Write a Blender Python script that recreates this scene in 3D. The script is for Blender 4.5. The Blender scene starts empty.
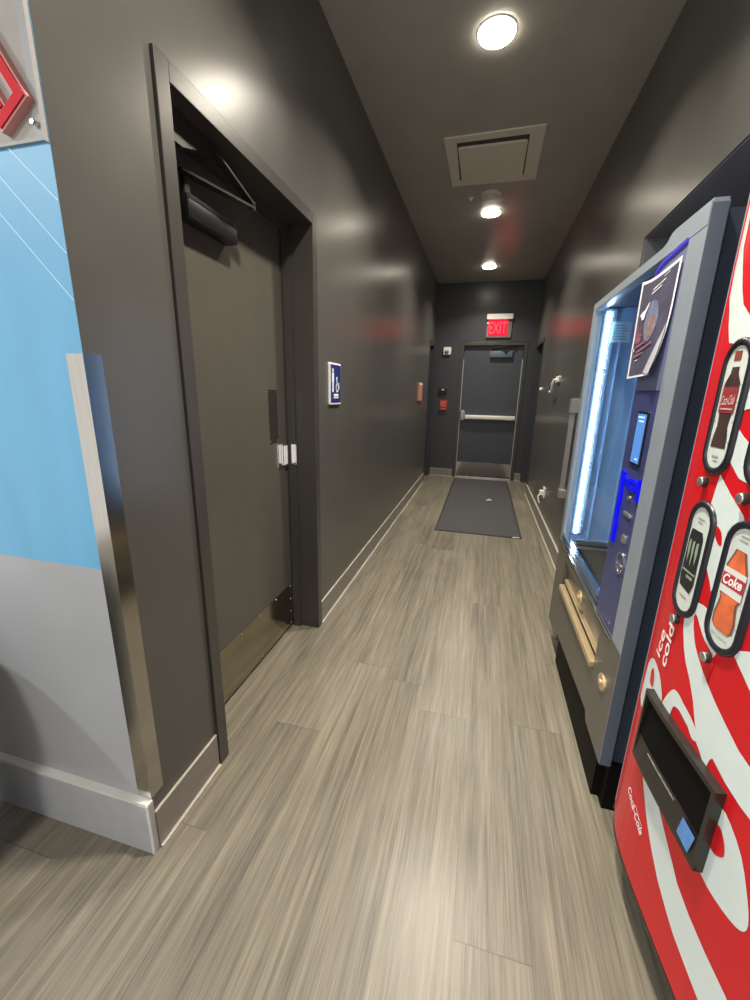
import bpy, bmesh, math, random
from mathutils import Vector, Matrix
random.seed(7)
S = bpy.context.scene
COL = S.collection
PI = math.pi

# ------------------------------------------------------------------ measures (metres); corridor runs along +Y
A = -0.861      # face of the left wall
B = 0.700       # face of the right wall
YC = 0.746      # face of the short wall that looks at the lobby
YF = 7.039      # face of the end wall
H = 3.05        # ceiling
YB = -2.2       # where the modelled lobby floor and ceiling stop

# ------------------------------------------------------------------ materials
def lin(c):
    def f(v):
        v /= 255.0
        return v / 12.92 if v <= 0.04045 else ((v + 0.055) / 1.055) ** 2.4
    return (f(c[0]), f(c[1]), f(c[2]), 1.0)

def mat(name, rgb, rough=0.5, metal=0.0, spec=0.5, var=0.06, scale=18.0, bump=0.0, bscale=120.0, emit=None, estr=0.0,
        coat=0.0, stretch=None, rvar=0.0):
    m = bpy.data.materials.new(name); m.use_nodes = True
    nt = m.node_tree; N = nt.nodes; L = nt.links
    b = N['Principled BSDF']
    c = rgb if len(rgb) == 4 else lin(rgb)
    tc = N.new('ShaderNodeTexCoord')
    src = tc.outputs['Object']
    if stretch:
        mp = N.new('ShaderNodeMapping'); mp.inputs['Scale'].default_value = stretch
        L.new(src, mp.inputs['Vector']); src = mp.outputs['Vector']
    nz = N.new('ShaderNodeTexNoise'); nz.inputs['Scale'].default_value = scale; nz.inputs['Detail'].default_value = 4
    L.new(src, nz.inputs['Vector'])
    rp = N.new('ShaderNodeValToRGB')
    rp.color_ramp.elements[0].position = 0.3; rp.color_ramp.elements[1].position = 0.7
    rp.color_ramp.elements[0].color = (c[0]*(1-var), c[1]*(1-var), c[2]*(1-var), 1)
    rp.color_ramp.elements[1].color = (min(1, c[0]*(1+var)), min(1, c[1]*(1+var)), min(1, c[2]*(1+var)), 1)
    L.new(nz.outputs['Fac'], rp.inputs['Fac']); L.new(rp.outputs['Color'], b.inputs['Base Color'])
    b.inputs['Roughness'].default_value = rough
    if rvar:
        mr = N.new('ShaderNodeMapRange'); mr.inputs['To Min'].default_value = max(0.02, rough - rvar); mr.inputs['To Max'].default_value = rough + rvar
        L.new(nz.outputs['Fac'], mr.inputs['Value']); L.new(mr.outputs['Result'], b.inputs['Roughness'])
    b.inputs['Metallic'].default_value = metal
    b.inputs['Specular IOR Level'].default_value = spec
    b.inputs['Coat Weight'].default_value = coat
    if bump:
        n2 = N.new('ShaderNodeTexNoise'); n2.inputs['Scale'].default_value = bscale; n2.inputs['Detail'].default_value = 3
        L.new(src, n2.inputs['Vector'])
        bp = N.new('ShaderNodeBump'); bp.inputs['Strength'].default_value = bump; bp.inputs['Distance'].default_value = 0.004
        L.new(n2.outputs['Fac'], bp.inputs['Height']); L.new(bp.outputs['Normal'], b.inputs['Normal'])
    if emit is not None:
        b.inputs['Emission Color'].default_value = emit if len(emit) == 4 else lin(emit)
        b.inputs['Emission Strength'].default_value = estr
    return m

M = {}
M['black_paint'] = mat('satin_black_wall_paint', (0.083, 0.082, 0.076, 1), rough=0.29, spec=0.5, var=0.05, scale=5, bump=0.025, bscale=60, rvar=0.03)
M['alcove_paint'] = mat('grey_alcove_paint', (0.20, 0.20, 0.225, 1), rough=0.5, var=0.05, scale=5)
M['led_back'] = mat('led_backing_blue_grey', (0.12, 0.18, 0.27, 1), rough=0.4, var=0.05)
M['end_paint'] = mat('charcoal_end_wall_paint', (0.046, 0.049, 0.058, 1), rough=0.34, spec=0.5, var=0.05, scale=5, bump=0.05, bscale=60)
M['ceil_paint'] = mat('haze_lightened_ceiling_paint', (0.440, 0.425, 0.385, 1), rough=0.30, spec=0.5, var=0.06, scale=4, bump=0.05, bscale=60)  # black paint with glare and haze lightened into its colour
M['door_paint'] = mat('door_grey_black_paint', (0.088, 0.084, 0.070, 1), rough=0.22, spec=0.5, var=0.04, scale=6, bump=0.05, bscale=160)
M['frame_paint'] = mat('door_frame_black_paint', (0.050, 0.047, 0.043, 1), rough=0.30, spec=0.55, var=0.05, scale=8, bump=0.05, bscale=160)
M['exit_paint'] = mat('exit_door_charcoal_paint', (0.056, 0.061, 0.076, 1), rough=0.34, spec=0.5, var=0.04)
M['base_grey'] = mat('warm_grey_baseboard', (0.215, 0.200, 0.178, 1), rough=0.4, var=0.06)
M['base_edge'] = mat('pale_caulk_edge', (0.44, 0.41, 0.36, 1), rough=0.5, var=0.08)
M['wall_grey'] = mat('lobby_grey_wall_paint', (0.340, 0.350, 0.365, 1), rough=0.45, var=0.05, scale=4, bump=0.06)
M['wall_blue'] = mat('sky_blue_mural_paint', (0.130, 0.380, 0.60, 1), rough=0.45, var=0.08, scale=2.5, stretch=(3, 3, 0.6))
M['wall_line'] = mat('pale_blue_mural_line', (0.40, 0.66, 0.85, 1), rough=0.5, var=0.03)
M['lobby_base'] = mat('lobby_grey_baseboard', (0.37, 0.385, 0.41, 1), rough=0.4, var=0.05)
M['lobby_base_edge'] = mat('lobby_baseboard_top_edge', (0.62, 0.62, 0.58, 1), rough=0.4, var=0.05)
M['steel'] = mat('brushed_stainless_steel', (0.52, 0.50, 0.46, 1), rough=0.16, metal=1.0, var=0.08, scale=30, stretch=(40, 40, 0.6), rvar=0.06)
M['kick'] = mat('brushed_kick_plate', (0.40, 0.37, 0.29, 1), rough=0.14, metal=1.0, var=0.08, scale=20, stretch=(1, 0.5, 40))
M['chrome'] = mat('bright_chrome', (0.80, 0.78, 0.75, 1), rough=0.12, metal=1.0, var=0.02)
M['alu'] = mat('satin_aluminium', (0.62, 0.62, 0.62, 1), rough=0.35, metal=0.9, var=0.05)
M['alu_cream'] = mat('pale_satin_door_trim', (0.285, 0.33, 0.385, 1), rough=0.36, metal=0.2, var=0.04)
M['white_plastic'] = mat('white_plastic', (0.82, 0.81, 0.77, 1), rough=0.4, var=0.03)
M['vent_paint'] = mat('ivory_painted_grille', (0.80, 0.76, 0.66, 1), rough=0.45, var=0.03)
M['kick_black'] = mat('matte_black_kick', (0.004, 0.004, 0.004, 1), rough=0.6, spec=0.1, var=0.1)
M['black_plastic'] = mat('black_plastic', (0.008, 0.008, 0.009, 1), rough=0.35, var=0.1)
M['dark_plastic'] = mat('dark_brown_black_plastic', (0.022, 0.020, 0.017, 1), rough=0.36, var=0.1, scale=40)
M['rim_black'] = mat('glossy_navy_black_rim', (0.014, 0.015, 0.024, 1), rough=0.36, var=0.1)
M['mat_rubber'] = mat('charcoal_mat_carpet', (0.066, 0.066, 0.068, 1), rough=0.9, spec=0.2, var=0.25, scale=160, bump=0.4, bscale=300)
M['mat_edge'] = mat('black_rubber_border', (0.026, 0.026, 0.028, 1), rough=0.7, var=0.1)
M['red_face'] = mat('glossy_red_panel', (0.60, 0.010, 0.017, 1), rough=0.32, var=0.05, scale=6, spec=0.35)
M['white_face'] = mat('white_panel_print', (0.66, 0.75, 0.735, 1), rough=0.32, var=0.03, scale=14, spec=0.35)
M['white_edge'] = mat('white_print_outline', (0.86, 0.80, 0.78, 1), rough=0.35, var=0.02)
M['coke_trim'] = mat('grey_blue_edge_strip', (0.26, 0.30, 0.40, 1), rough=0.35, metal=0.2, var=0.06)
M['coke_side'] = mat('machine_side_dark_grey', (0.045, 0.05, 0.065, 1), rough=0.4, var=0.05)
M['window_card'] = mat('pale_selection_card', (0.62, 0.68, 0.64, 1), rough=0.35, var=0.04, coat=0.3)
M['cola'] = mat('cola_brown_print', (0.055, 0.030, 0.030, 1), rough=0.35, var=0.25, scale=30)
M['cola_label'] = mat('cola_red_label_print', (0.26, 0.035, 0.040, 1), rough=0.35, var=0.15)
M['cola_pink'] = mat('pale_pink_script_print', (0.62, 0.36, 0.36, 1), rough=0.4, var=0.05)
M['cap_brown'] = mat('brown_red_cap_print', (0.24, 0.06, 0.045, 1), rough=0.4, var=0.1)
M['amber'] = mat('amber_orange_drink_print', (0.66, 0.15, 0.055, 1), rough=0.35, var=0.35, scale=22)
M['bottle_edge'] = mat('bottle_brown_outline_print', (0.20, 0.10, 0.075, 1), rough=0.35, var=0.1)
M['label_white'] = mat('label_white_print', (0.72, 0.74, 0.70, 1), rough=0.4, var=0.03)
M['label_red'] = mat('label_crimson_print', (0.50, 0.035, 0.055, 1), rough=0.4, var=0.05)
M['text_white'] = mat('white_lettering', (0.90, 0.86, 0.84, 1), rough=0.4, var=0.02)
M['text_grey'] = mat('grey_small_print', (0.30, 0.34, 0.31, 1), rough=0.5, var=0.1)
M['can_black'] = mat('black_can_print', (0.020, 0.022, 0.026, 1), rough=0.35, var=0.15)
M['can_claw'] = mat('silver_green_claw_print', (0.26, 0.32, 0.24, 1), rough=0.4, var=0.1)
M['sticker_blue'] = mat('blue_sticker', (0.10, 0.26, 0.62, 1), rough=0.4, var=0.1, scale=60)
M['sign_blue'] = mat('restroom_sign_blue', (0.018, 0.030, 0.16, 1), rough=0.35, var=0.04)
M['sign_white'] = mat('sign_white', (0.86, 0.86, 0.88, 1), rough=0.4, var=0.02)
M['orange_sign'] = mat('salmon_orange_sign', (0.58, 0.25, 0.17, 1), rough=0.45, var=0.05)
M['fire_red'] = mat('fire_alarm_red', (0.50, 0.045, 0.035, 1), rough=0.35, var=0.05)
M['fire_pale'] = mat('pale_red_bars', (0.62, 0.22, 0.18, 1), rough=0.4, var=0.05)
M['exit_glow'] = mat('exit_sign_red_glow', (0.10, 0.002, 0.004, 1), rough=0.5, spec=0.15, emit=(1.0, 0.006, 0.022, 1), estr=1.6)
M['exit_letter'] = mat('exit_sign_letter_glow', (0.2, 0.02, 0.02, 1), rough=0.5, spec=0.15, emit=(1.0, 0.05, 0.09, 1), estr=1.6)
M['exit_case'] = mat('exit_sign_grey_case', (0.17, 0.15, 0.15, 1), rough=0.3, var=0.05)
M['lamp'] = mat('downlight_lens_glow', (0.9, 0.9, 0.85, 1), rough=0.5, emit=(1.0, 0.90, 0.74, 1), estr=27.0)
M['led'] = mat('cool_led_tube_glow', (0.9, 0.9, 0.9, 1), rough=0.4, emit=(0.62, 0.80, 1.0, 1), estr=26.0)
M['blue_led_dim'] = mat('dim_blue_led_glow', (0.02, 0.02, 0.2, 1), rough=0.4, emit=(0.05, 0.03, 0.45, 1), estr=0.8)
M['blue_led'] = mat('blue_led_glow', (0.004, 0.004, 0.10, 1), rough=0.5, spec=0.1, emit=(0.001, 0.001, 0.72, 1), estr=1.0)
M['lcd'] = mat('blue_lcd_glow', (0.05, 0.12, 0.3, 1), rough=0.2, emit=(0.10, 0.30, 0.78, 1), estr=0.62)
M['lcd_line'] = mat('pale_lcd_text_glow', (0.3, 0.5, 0.8, 1), rough=0.3, emit=(0.35, 0.62, 1.0, 1), estr=0.8)
M['panel_blue'] = mat('dark_blue_panel_plastic', (0.038, 0.048, 0.150, 1), rough=0.32, var=0.06)
M['panel_pale'] = mat('lavender_panel_plastic', (0.14, 0.16, 0.29, 1), rough=0.35, var=0.05)
M['vend_side'] = mat('vending_steel_blue_side', (0.100, 0.130, 0.172, 1), rough=0.4, var=0.04)
M['vend_dark'] = mat('vending_dark_cabinet', (0.045, 0.060, 0.090, 1), rough=0.42, var=0.06)
M['vend_lower'] = mat('vending_grey_lower_door', (0.125, 0.118, 0.100, 1), rough=0.36, metal=0.25, var=0.05)
M['vend_bar'] = mat('pale_gold_bar', (0.70, 0.56, 0.36, 1), rough=0.3, metal=0.7, var=0.05)
M['inner_wall'] = mat('vending_inner_grey_blue', (0.27, 0.44, 0.68, 1), rough=0.4, var=0.05)
M['inner_top'] = mat('vending_inner_pale_top', (0.55, 0.68, 0.82, 1), rough=0.4, var=0.03)
M['inner_dark'] = mat('vending_bin_dark', (0.060, 0.075, 0.085, 1), rough=0.4, var=0.08)
M['card_pale'] = mat('pale_instruction_card', (0.60, 0.80, 0.92, 1), rough=0.4, var=0.05)
M['card_line'] = mat('card_print_line', (0.22, 0.42, 0.60, 1), rough=0.4, var=0.05)
M['paper_white'] = mat('poster_paper_white', (0.80, 0.80, 0.84, 1), rough=0.6, var=0.03)
M['poster_dark'] = mat('poster_dark_print', (0.080, 0.078, 0.122, 1), rough=0.35, var=0.25, scale=14)
M['poster_pink'] = mat('poster_pink_print', (0.30, 0.12, 0.18, 1), rough=0.4, var=0.25, scale=40)
M['poster_tan'] = mat('poster_tan_print', (0.26, 0.19, 0.20, 1), rough=0.4, var=0.35, scale=60)
M['poster_blue'] = mat('poster_slate_print', (0.17, 0.19, 0.30, 1), rough=0.4, var=0.25, scale=50)
M['poster_glare'] = mat('poster_corner_glare', (0.40, 0.41, 0.45, 1), rough=0.6, var=0.04)
M['sign_panel'] = mat('pale_grey_sign_panel', (0.36, 0.34, 0.315, 1), rough=0.6, spec=0.2, var=0.06)
M['sign_edge'] = mat('sign_edge_grey', (0.33, 0.33, 0.33, 1), rough=0.5, spec=0.3, var=0.04)
M['sign_red'] = mat('channel_letter_red', (0.52, 0.014, 0.024, 1), rough=0.6, spec=0.15, var=0.05)
M['sign_pink'] = mat('channel_letter_pale_side', (0.60, 0.30, 0.27, 1), rough=0.6, var=0.08, spec=0.2)
M['void'] = mat('dark_void_paint', (0.012, 0.012, 0.014, 1), rough=0.6, var=0.1)
M['bin_black'] = mat('black_bin_plastic', (0.015, 0.015, 0.016, 1), rough=0.45, var=0.1)
M['leaf_tan'] = mat('dry_leaf_tan', (0.45, 0.40, 0.34, 1), rough=0.7, var=0.2, scale=80)

def glass_mat():
    m = bpy.data.materials.new('clear_door_glass'); m.use_nodes = True
    nt = m.node_tree; N = nt.nodes; L = nt.links; N.clear()
    out = N.new('ShaderNodeOutputMaterial'); mx = N.new('ShaderNodeMixShader'); tr = N.new('ShaderNodeBsdfTransparent'); gl = N.new('ShaderNodeBsdfGlossy')
    fr = N.new('ShaderNodeLayerWeight'); fr.inputs['Blend'].default_value = 0.25
    mr = N.new('ShaderNodeMapRange'); mr.inputs['To Min'].default_value = 0.03; mr.inputs['To Max'].default_value = 0.30
    nz = N.new('ShaderNodeTexNoise'); nz.inputs['Scale'].default_value = 3
    rr = N.new('ShaderNodeMapRange'); rr.inputs['To Min'].default_value = 0.02; rr.inputs['To Max'].default_value = 0.05
    L.new(nz.outputs['Fac'], rr.inputs['Value']); L.new(rr.outputs['Result'], gl.inputs['Roughness'])
    tr.inputs['Color'].default_value = (0.90, 0.94, 0.97, 1)
    L.new(fr.outputs['Fresnel'], mr.inputs['Value']); L.new(mr.outputs['Result'], mx.inputs['Fac'])
    L.new(tr.outputs[0], mx.inputs[1]); L.new(gl.outputs[0], mx.inputs[2]); L.new(mx.outputs[0], out.inputs['Surface'])
    return m
M['glass'] = glass_mat()

def floor_mat():
    m = bpy.data.materials.new('grey_brown_vinyl_planks'); m.use_nodes = True
    nt = m.node_tree; N = nt.nodes; L = nt.links; b = N['Principled BSDF']
    tc = N.new('ShaderNodeTexCoord'); sp = N.new('ShaderNodeSeparateXYZ'); L.new(tc.outputs['Object'], sp.inputs[0])
    def mth(op, a, bb=None, c=None):
        n = N.new('ShaderNodeMath'); n.operation = op
        for i, v in enumerate((a, bb, c)):
            if v is None: continue
            if isinstance(v, (int, float)): n.inputs[i].default_value = v
            else: L.new(v, n.inputs[i])
        return n.outputs[0]
    PW, PL = 0.197, 1.83
    u = mth('DIVIDE', mth('SUBTRACT', sp.outputs['X'], 0.038), PW)
    iu = mth('FLOOR', u); fu = mth('SUBTRACT', u, iu)
    wn = N.new('ShaderNodeTexWhiteNoise'); wn.noise_dimensions = '1D'; L.new(iu, wn.inputs['W'])
    v = mth('ADD', mth('DIVIDE', sp.outputs['Y'], PL), mth('MULTIPLY', wn.outputs['Value'], 1.0))
    iv = mth('FLOOR', v); fv = mth('SUBTRACT', v, iv)
    cb = N.new('ShaderNodeCombineXYZ'); L.new(iu, cb.inputs[0]); L.new(iv, cb.inputs[1])
    wn2 = N.new('ShaderNodeTexWhiteNoise'); wn2.noise_dimensions = '3D'; L.new(cb.outputs[0], wn2.inputs['Vector'])
    # grain: noise stretched along the plank, shifted from plank to plank
    sh = N.new('ShaderNodeVectorMath'); sh.operation = 'MULTIPLY_ADD'
    L.new(wn2.outputs['Color'], sh.inputs[0]); sh.inputs[1].default_value = (7, 7, 7); L.new(tc.outputs['Object'], sh.inputs[2])
    def grain(sx, sy, detail, dist=0.0):
        mp = N.new('ShaderNodeMapping'); mp.inputs['Scale'].default_value = (sx, sy, 1); L.new(sh.outputs[0], mp.inputs['Vector'])
        n = N.new('ShaderNodeTexNoise'); n.inputs['Scale'].default_value = 1.0; n.inputs['Detail'].default_value = detail
        n.inputs['Roughness'].default_value = 0.62; n.inputs['Distortion'].default_value = dist
        L.new(mp.outputs[0], n.inputs['Vector']); return n.outputs['Fac']
    g1 = grain(56, 1.3, 6, 0.6); g2 = grain(220, 6.0, 4, 0.2); g3 = grain(8, 0.9, 3, 0.3)
    mix = mth('ADD', mth('ADD', mth('MULTIPLY', g1, 0.46), mth('MULTIPLY', g2, 0.32)), mth('MULTIPLY', g3, 0.30))
    mix = mth('ADD', mix, mth('MULTIPLY', mth('SUBTRACT', wn2.outputs['Value'], 0.5), 0.06))
    rp = N.new('ShaderNodeValToRGB'); e = rp.color_ramp.elements
    e[0].position = 0.38; e[0].color = (0.076, 0.070, 0.056, 1)
    e[1].position = 0.70; e[1].color = (0.268, 0.240, 0.182, 1)
    k = e.new(0.53); k.color = (0.164, 0.149, 0.116, 1)
    L.new(mix, rp.inputs['Fac'])
    # seams between planks
    s1 = mth('LESS_THAN', mth('MINIMUM', fu, mth('SUBTRACT', 1.0, fu)), 0.0045)
    s2 = mth('LESS_THAN', mth('MINIMUM', fv, mth('SUBTRACT', 1.0, fv)), 0.0009)
    sm = mth('MAXIMUM', s1, s2)
    mx = N.new('ShaderNodeMix'); mx.data_type = 'RGBA'; L.new(mth('MULTIPLY', sm, 0.55), mx.inputs['Factor'])
    L.new(rp.outputs['Color'], mx.inputs[6]); mx.inputs[7].default_value = (0.07, 0.055, 0.04, 1)
    L.new(mx.outputs[2], b.inputs['Base Color'])
    rr = N.new('ShaderNodeMapRange'); rr.inputs['To Min'].default_value = 0.27; rr.inputs['To Max'].default_value = 0.37
    L.new(g1, rr.inputs['Value']); L.new(rr.outputs['Result'], b.inputs['Roughness'])
    b.inputs['Specular IOR Level'].default_value = 0.45
    bp = N.new('ShaderNodeBump'); bp.inputs['Strength'].default_value = 0.15; bp.inputs['Distance'].default_value = 0.002
    L.new(mth('SUBTRACT', g2, mth('MULTIPLY', sm, 1.0)), bp.inputs['Height']); L.new(bp.outputs['Normal'], b.inputs['Normal'])
    return m
M['floor'] = floor_mat()

# ------------------------------------------------------------------ mesh building
class MB:
    """collects shapes in world coordinates, linked later as one mesh object"""
    def __init__(self): self.bm = bmesh.new()
    def poly(self, pts, mi=0):
        f = self.bm.faces.new([self.bm.verts.new(p) for p in pts]); f.material_index = mi; return f
    def mesh(self, vs, fs, mi=0):
        bv = [self.bm.verts.new(v) for v in vs]
        for f in fs:
            try: self.bm.faces.new([bv[i] for i in f]).material_index = mi
            except ValueError: pass
    def box(self, x0, x1, y0, y1, z0, z1, mi=0, bev=0.0, seg=2):
        t = bmesh.new()
        bmesh.ops.create_cube(t, size=1)
        for v in t.verts:
            v.co = Vector(((x0+x1)/2 + v.co.x*(x1-x0), (y0+y1)/2 + v.co.y*(y1-y0), (z0+z1)/2 + v.co.z*(z1-z0)))
        if bev: bmesh.ops.bevel(t, geom=list(t.edges), offset=bev, segments=seg, affect='EDGES', profile=0.5)
        self._add(t, mi)
    def _add(self, t, mi=0, fn=None):
        mp = {}
        for v in t.verts: mp[v.index if False else v] = self.bm.verts.new(fn(v.co) if fn else v.co)
        for f in t.faces:
            nf = self.bm.faces.new([mp[v] for v in f.verts]); nf.material_index = mi; nf.smooth = f.smooth
        t.free()
    def prism(self, pts, fn, d0, d1, mi=0, bev=0.0):
        """2-D outline pts extruded between d0 and d1; fn(u, v, d) gives the world point"""
        t = bmesh.new()
        f = t.faces.new([t.verts.new((p[0], p[1], d0)) for p in pts])
        r = bmesh.ops.extrude_face_region(t, geom=[f])
        for v in [g for g in r['geom'] if isinstance(g, bmesh.types.BMVert)]: v.co.z = d1
        if bev: bmesh.ops.bevel(t, geom=[e for e in t.edges if abs(e.verts[0].co.z - e.verts[1].co.z) < 1e-7 and abs(e.verts[0].co.z - d1) < 1e-6], offset=bev, segments=2, affect='EDGES')
        bmesh.ops.triangulate(t, faces=[f for f in t.faces if len(f.verts) > 4])
        self._add(t, mi, lambda c: Vector(fn(c.x, c.y, c.z)))
    def ring(self, outer, inner, fn, d0, d1, mi=0):
        n = len(outer); vs = []
        for d in (d0, d1):
            for loop in (outer, inner): vs += [fn(p[0], p[1], d) for p in loop]
        fs = []
        for i in range(n):
            j = (i+1) % n
            fs += [(i, j, n+j, n+i), (2*n+i, 3*n+i, 3*n+j, 2*n+j), (i, 2*n+i, 2*n+j, j), (n+i, n+j, 3*n+j, 3*n+i)]
        self.mesh(vs, fs, mi)
    def tube(self, path, r, mi=0, n=10, cap=True):
        path = [Vector(p) for p in path]; k = len(path); vs = []; fs = []
        rr = r if isinstance(r, (list, tuple)) else [r]*k
        for i, p in enumerate(path):
            d = (path[min(i+1, k-1)] - path[max(i-1, 0)]).normalized()
            a = d.orthogonal().normalized() if i == 0 else (a - d*a.dot(d)).normalized()
            bq = d.cross(a)
            for q in range(n):
                an = 2*PI*q/n; vs.append(p + (a*math.cos(an) + bq*math.sin(an))*rr[i])
        for i in range(k-1):
            for q in range(n):
                w = (q+1) % n; fs.append((i*n+q, i*n+w, (i+1)*n+w, (i+1)*n+q))
        if cap: fs += [tuple(range(n-1, -1, -1)), tuple((k-1)*n+q for q in range(n))]
        self.mesh(vs, fs, mi)
    def lathe(self, prof, centre, axis='Z', n=28, mi=0):
        """profile of (radius, height) turned about an axis through centre"""
        c = Vector(centre); vs = []; fs = []; k = len(prof)
        for r, h in prof:
            for q in range(n):
                an = 2*PI*q/n; x, y = r*math.cos(an), r*math.sin(an)
                vs.append(c + (Vector((x, y, h)) if axis == 'Z' else Vector((h, x, y)) if axis == 'X' else Vector((x, h, y))))
        for i in range(k-1):
            for q in range(n):
                w = (q+1) % n; fs.append((i*n+q, i*n+w, (i+1)*n+w, (i+1)*n+q))
        if prof[0][0] > 1e-6: fs.append(tuple(range(n-1, -1, -1)))
        if prof[-1][0] > 1e-6: fs.append(tuple((k-1)*n+q for q in range(n)))
        self.mesh(vs, fs, mi)
    def build(self, name, mats, parent=None, smooth=None, base=None):
        bm = self.bm
        bmesh.ops.remove_doubles(bm, verts=bm.verts, dist=1e-6)
        bmesh.ops.recalc_face_normals(bm, faces=bm.faces)
        o0 = Vector(base) if base is not None else (WL[parent.name] if parent is not None else None)
        if o0 is None:
            xs = [v.co for v in bm.verts]
            o0 = Vector(((min(c.x for c in xs)+max(c.x for c in xs))/2, (min(c.y for c in xs)+max(c.y for c in xs))/2, min(c.z for c in xs)))
        for v in bm.verts: v.co -= o0
        me = bpy.data.meshes.new(name); bm.to_mesh(me); bm.free()
        for k in (mats if isinstance(mats, (list, tuple)) else [mats]): me.materials.append(M[k])
        if smooth is not None:
            for p in me.polygons: p.use_smooth = True
            try: me.set_sharp_from_angle(angle=math.radians(smooth))
            except Exception: pass
        o = bpy.data.objects.new(name, me); COL.objects.link(o)
        if parent is not None:
            o.parent = parent; o.location = o0 - WL[parent.name]
        else: o.location = o0
        WL[o.name] = o0
        return o
WL = {}
def tag(o, label=None, cat=None, group=None, kind=None):
    if label: o['label'] = label
    if cat: o['category'] = cat
    if group: o['group'] = group
    if kind: o['kind'] = kind
    return o
def thing(name, label, cat, loc, group=None):
    o = bpy.data.objects.new(name, None); COL.objects.link(o); o.location = loc; o.empty_display_size = 0.1
    WL[o.name] = Vector(loc); return tag(o, label, cat, group)
def struct(name, label, cat, loc):
    return tag(thing(name, label, cat, loc), kind='structure')
def copy_tree(o, delta, label):
    c = o.copy(); COL.objects.link(c); c.location = Vector(o.location) + Vector(delta); c['label'] = label
    for ch in list(o.children):
        d = ch.copy(); COL.objects.link(d); d.parent = c
        for g in list(ch.children):
            e = g.copy(); COL.objects.link(e); e.parent = d
    return c
# planes used to place flat outlines: fn(u, v, d) with d = distance out of the wall
def on_left(u, v, d): return (A + d, u, v)
def on_right(u, v, d): return (B - d, u, v)
def on_end(u, v, d): return (u, YF - d, v)
def on_front(u, v, d): return (u, YC - d, v)
def rect(u0, u1, v0, v1): return [(u0, v0), (u1, v0), (u1, v1), (u0, v1)]
def rrect(u0, u1, v0, v1, r, n=6):
    p = []
    for cx, cy, a0 in ((u1-r, v1-r, 0), (u0+r, v1-r, 90), (u0+r, v0+r, 180), (u1-r, v0+r, 270)):
        for i in range(n+1):
            a = math.radians(a0 + 90*i/n); p.append((cx + r*math.cos(a), cy + r*math.sin(a)))
    return p
def circle(cu, cv, r, n=20): return [(cu + r*math.cos(2*PI*i/n), cv + r*math.sin(2*PI*i/n)) for i in range(n)]
def text_shape(body, bold=0.0, shear=0.0):
    cu = bpy.data.curves.new('lettering', 'FONT'); cu.body = body; cu.offset = bold; cu.shear = shear; cu.resolution_u = 3
    ob = bpy.data.objects.new('lettering', cu); COL.objects.link(ob)
    dg = bpy.context.evaluated_depsgraph_get(); me = ob.evaluated_get(dg).to_mesh()
    vs = [tuple(v.co) for v in me.vertices]; fs = [tuple(p.vertices) for p in me.polygons]
    ob.evaluated_get(dg).to_mesh_clear(); bpy.data.objects.remove(ob); bpy.data.curves.remove(cu)
    x0 = min(v[0] for v in vs); x1 = max(v[0] for v in vs); y0 = min(v[1] for v in vs); y1 = max(v[1] for v in vs)
    return [((v[0]-x0)/(x1-x0), (v[1]-y0)/(y1-y0)) for v in vs], fs, (x1-x0)/(y1-y0)

# ------------------------------------------------------------------ the room shell
m = MB(); m.box(-3.4, 1.62, YB, YF+0.25, -0.10, 0.0)
tag(m.build('floor', 'floor', base=(0, 0, 0)), 'grey brown wood grain vinyl plank floor of the hallway', 'floor', kind='structure')
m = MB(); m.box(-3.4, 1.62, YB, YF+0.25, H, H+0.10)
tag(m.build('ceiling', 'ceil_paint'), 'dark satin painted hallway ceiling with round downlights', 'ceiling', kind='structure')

D0, D1 = 1.097, 2.011     # clear opening of the near door
J = 0.05                  # width of a door frame's face
C0, C1, CH = 6.42, 6.965, 2.15   # dark opening at the far left
m = MB()
m.box(A-0.20, A, YC+0.20, D0-J, 0, H); m.box(A-0.20, A, D0-J, D1+J, 2.134+J, H)
m.box(A-0.20, A, D1+J, C0, 0, H); m.box(A-0.20, A, C0, C1, CH, H); m.box(A-0.20, A, C1, YF, 0, H)
m.box(A-0.20, A, YC+0.001, YC+0.20, 0, H)
tag(m.build('wall_left', 'black_paint', base=(A, YC, 0)), 'long satin black hallway wall with the recessed door on the left', 'wall', kind='structure')

# short lobby-facing wall: grey below, blue mural with thin pale diagonal lines above
m = MB()
m.box(-3.4, A-0.0005, YC, YC+0.20, 0, 0.925, 0); m.box(-3.4, A-0.0005, YC, YC+0.20, 0.925, H, 1)
def strip(p, q, w=0.0028):
    p = Vector(p); q = Vector(q); d = (q-p).normalized(); n = Vector((-d.y, d.x))*w/2
    return [tuple(p+n), tuple(p-n), tuple(q-n), tuple(q+n)]
for (x0, z0), (x1, z1) in (((-0.971, 1.838), (-0.874, 1.747)), ((-1.004, 1.790), (-0.872, 1.652)), ((-1.023, 1.726), (-0.866, 1.557))):
    sl = (z1-z0)/(x1-x0)
    m.prism(strip((-2.2, z0 + sl*(-2.2-x0)), (A-0.001, z1 + sl*(A-0.001-x1))), on_front, 0.0, 0.0008, 2)
tag(m.build('wall_entry', ['wall_grey', 'wall_blue', 'wall_line'], base=(A, YC, 0)), 'lobby wall painted grey below and sky blue above at the left edge', 'wall', kind='structure')

m = MB(); m.box(A-0.20, 1.62, YF, YF+0.055, 2.19, H)
m.box(A-0.20, -0.44, YF, YF+0.055, 0, 2.19); m.box(0.575, 1.62, YF, YF+0.055, 0, 2.19); m.box(A-0.20, 1.62, YF+0.10, YF+0.2, 0, H)
tag(m.build('wall_end', 'end_paint', base=(0, YF, 0)), 'charcoal end wall of the hallway around the exit door', 'wall', kind='structure')

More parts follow.
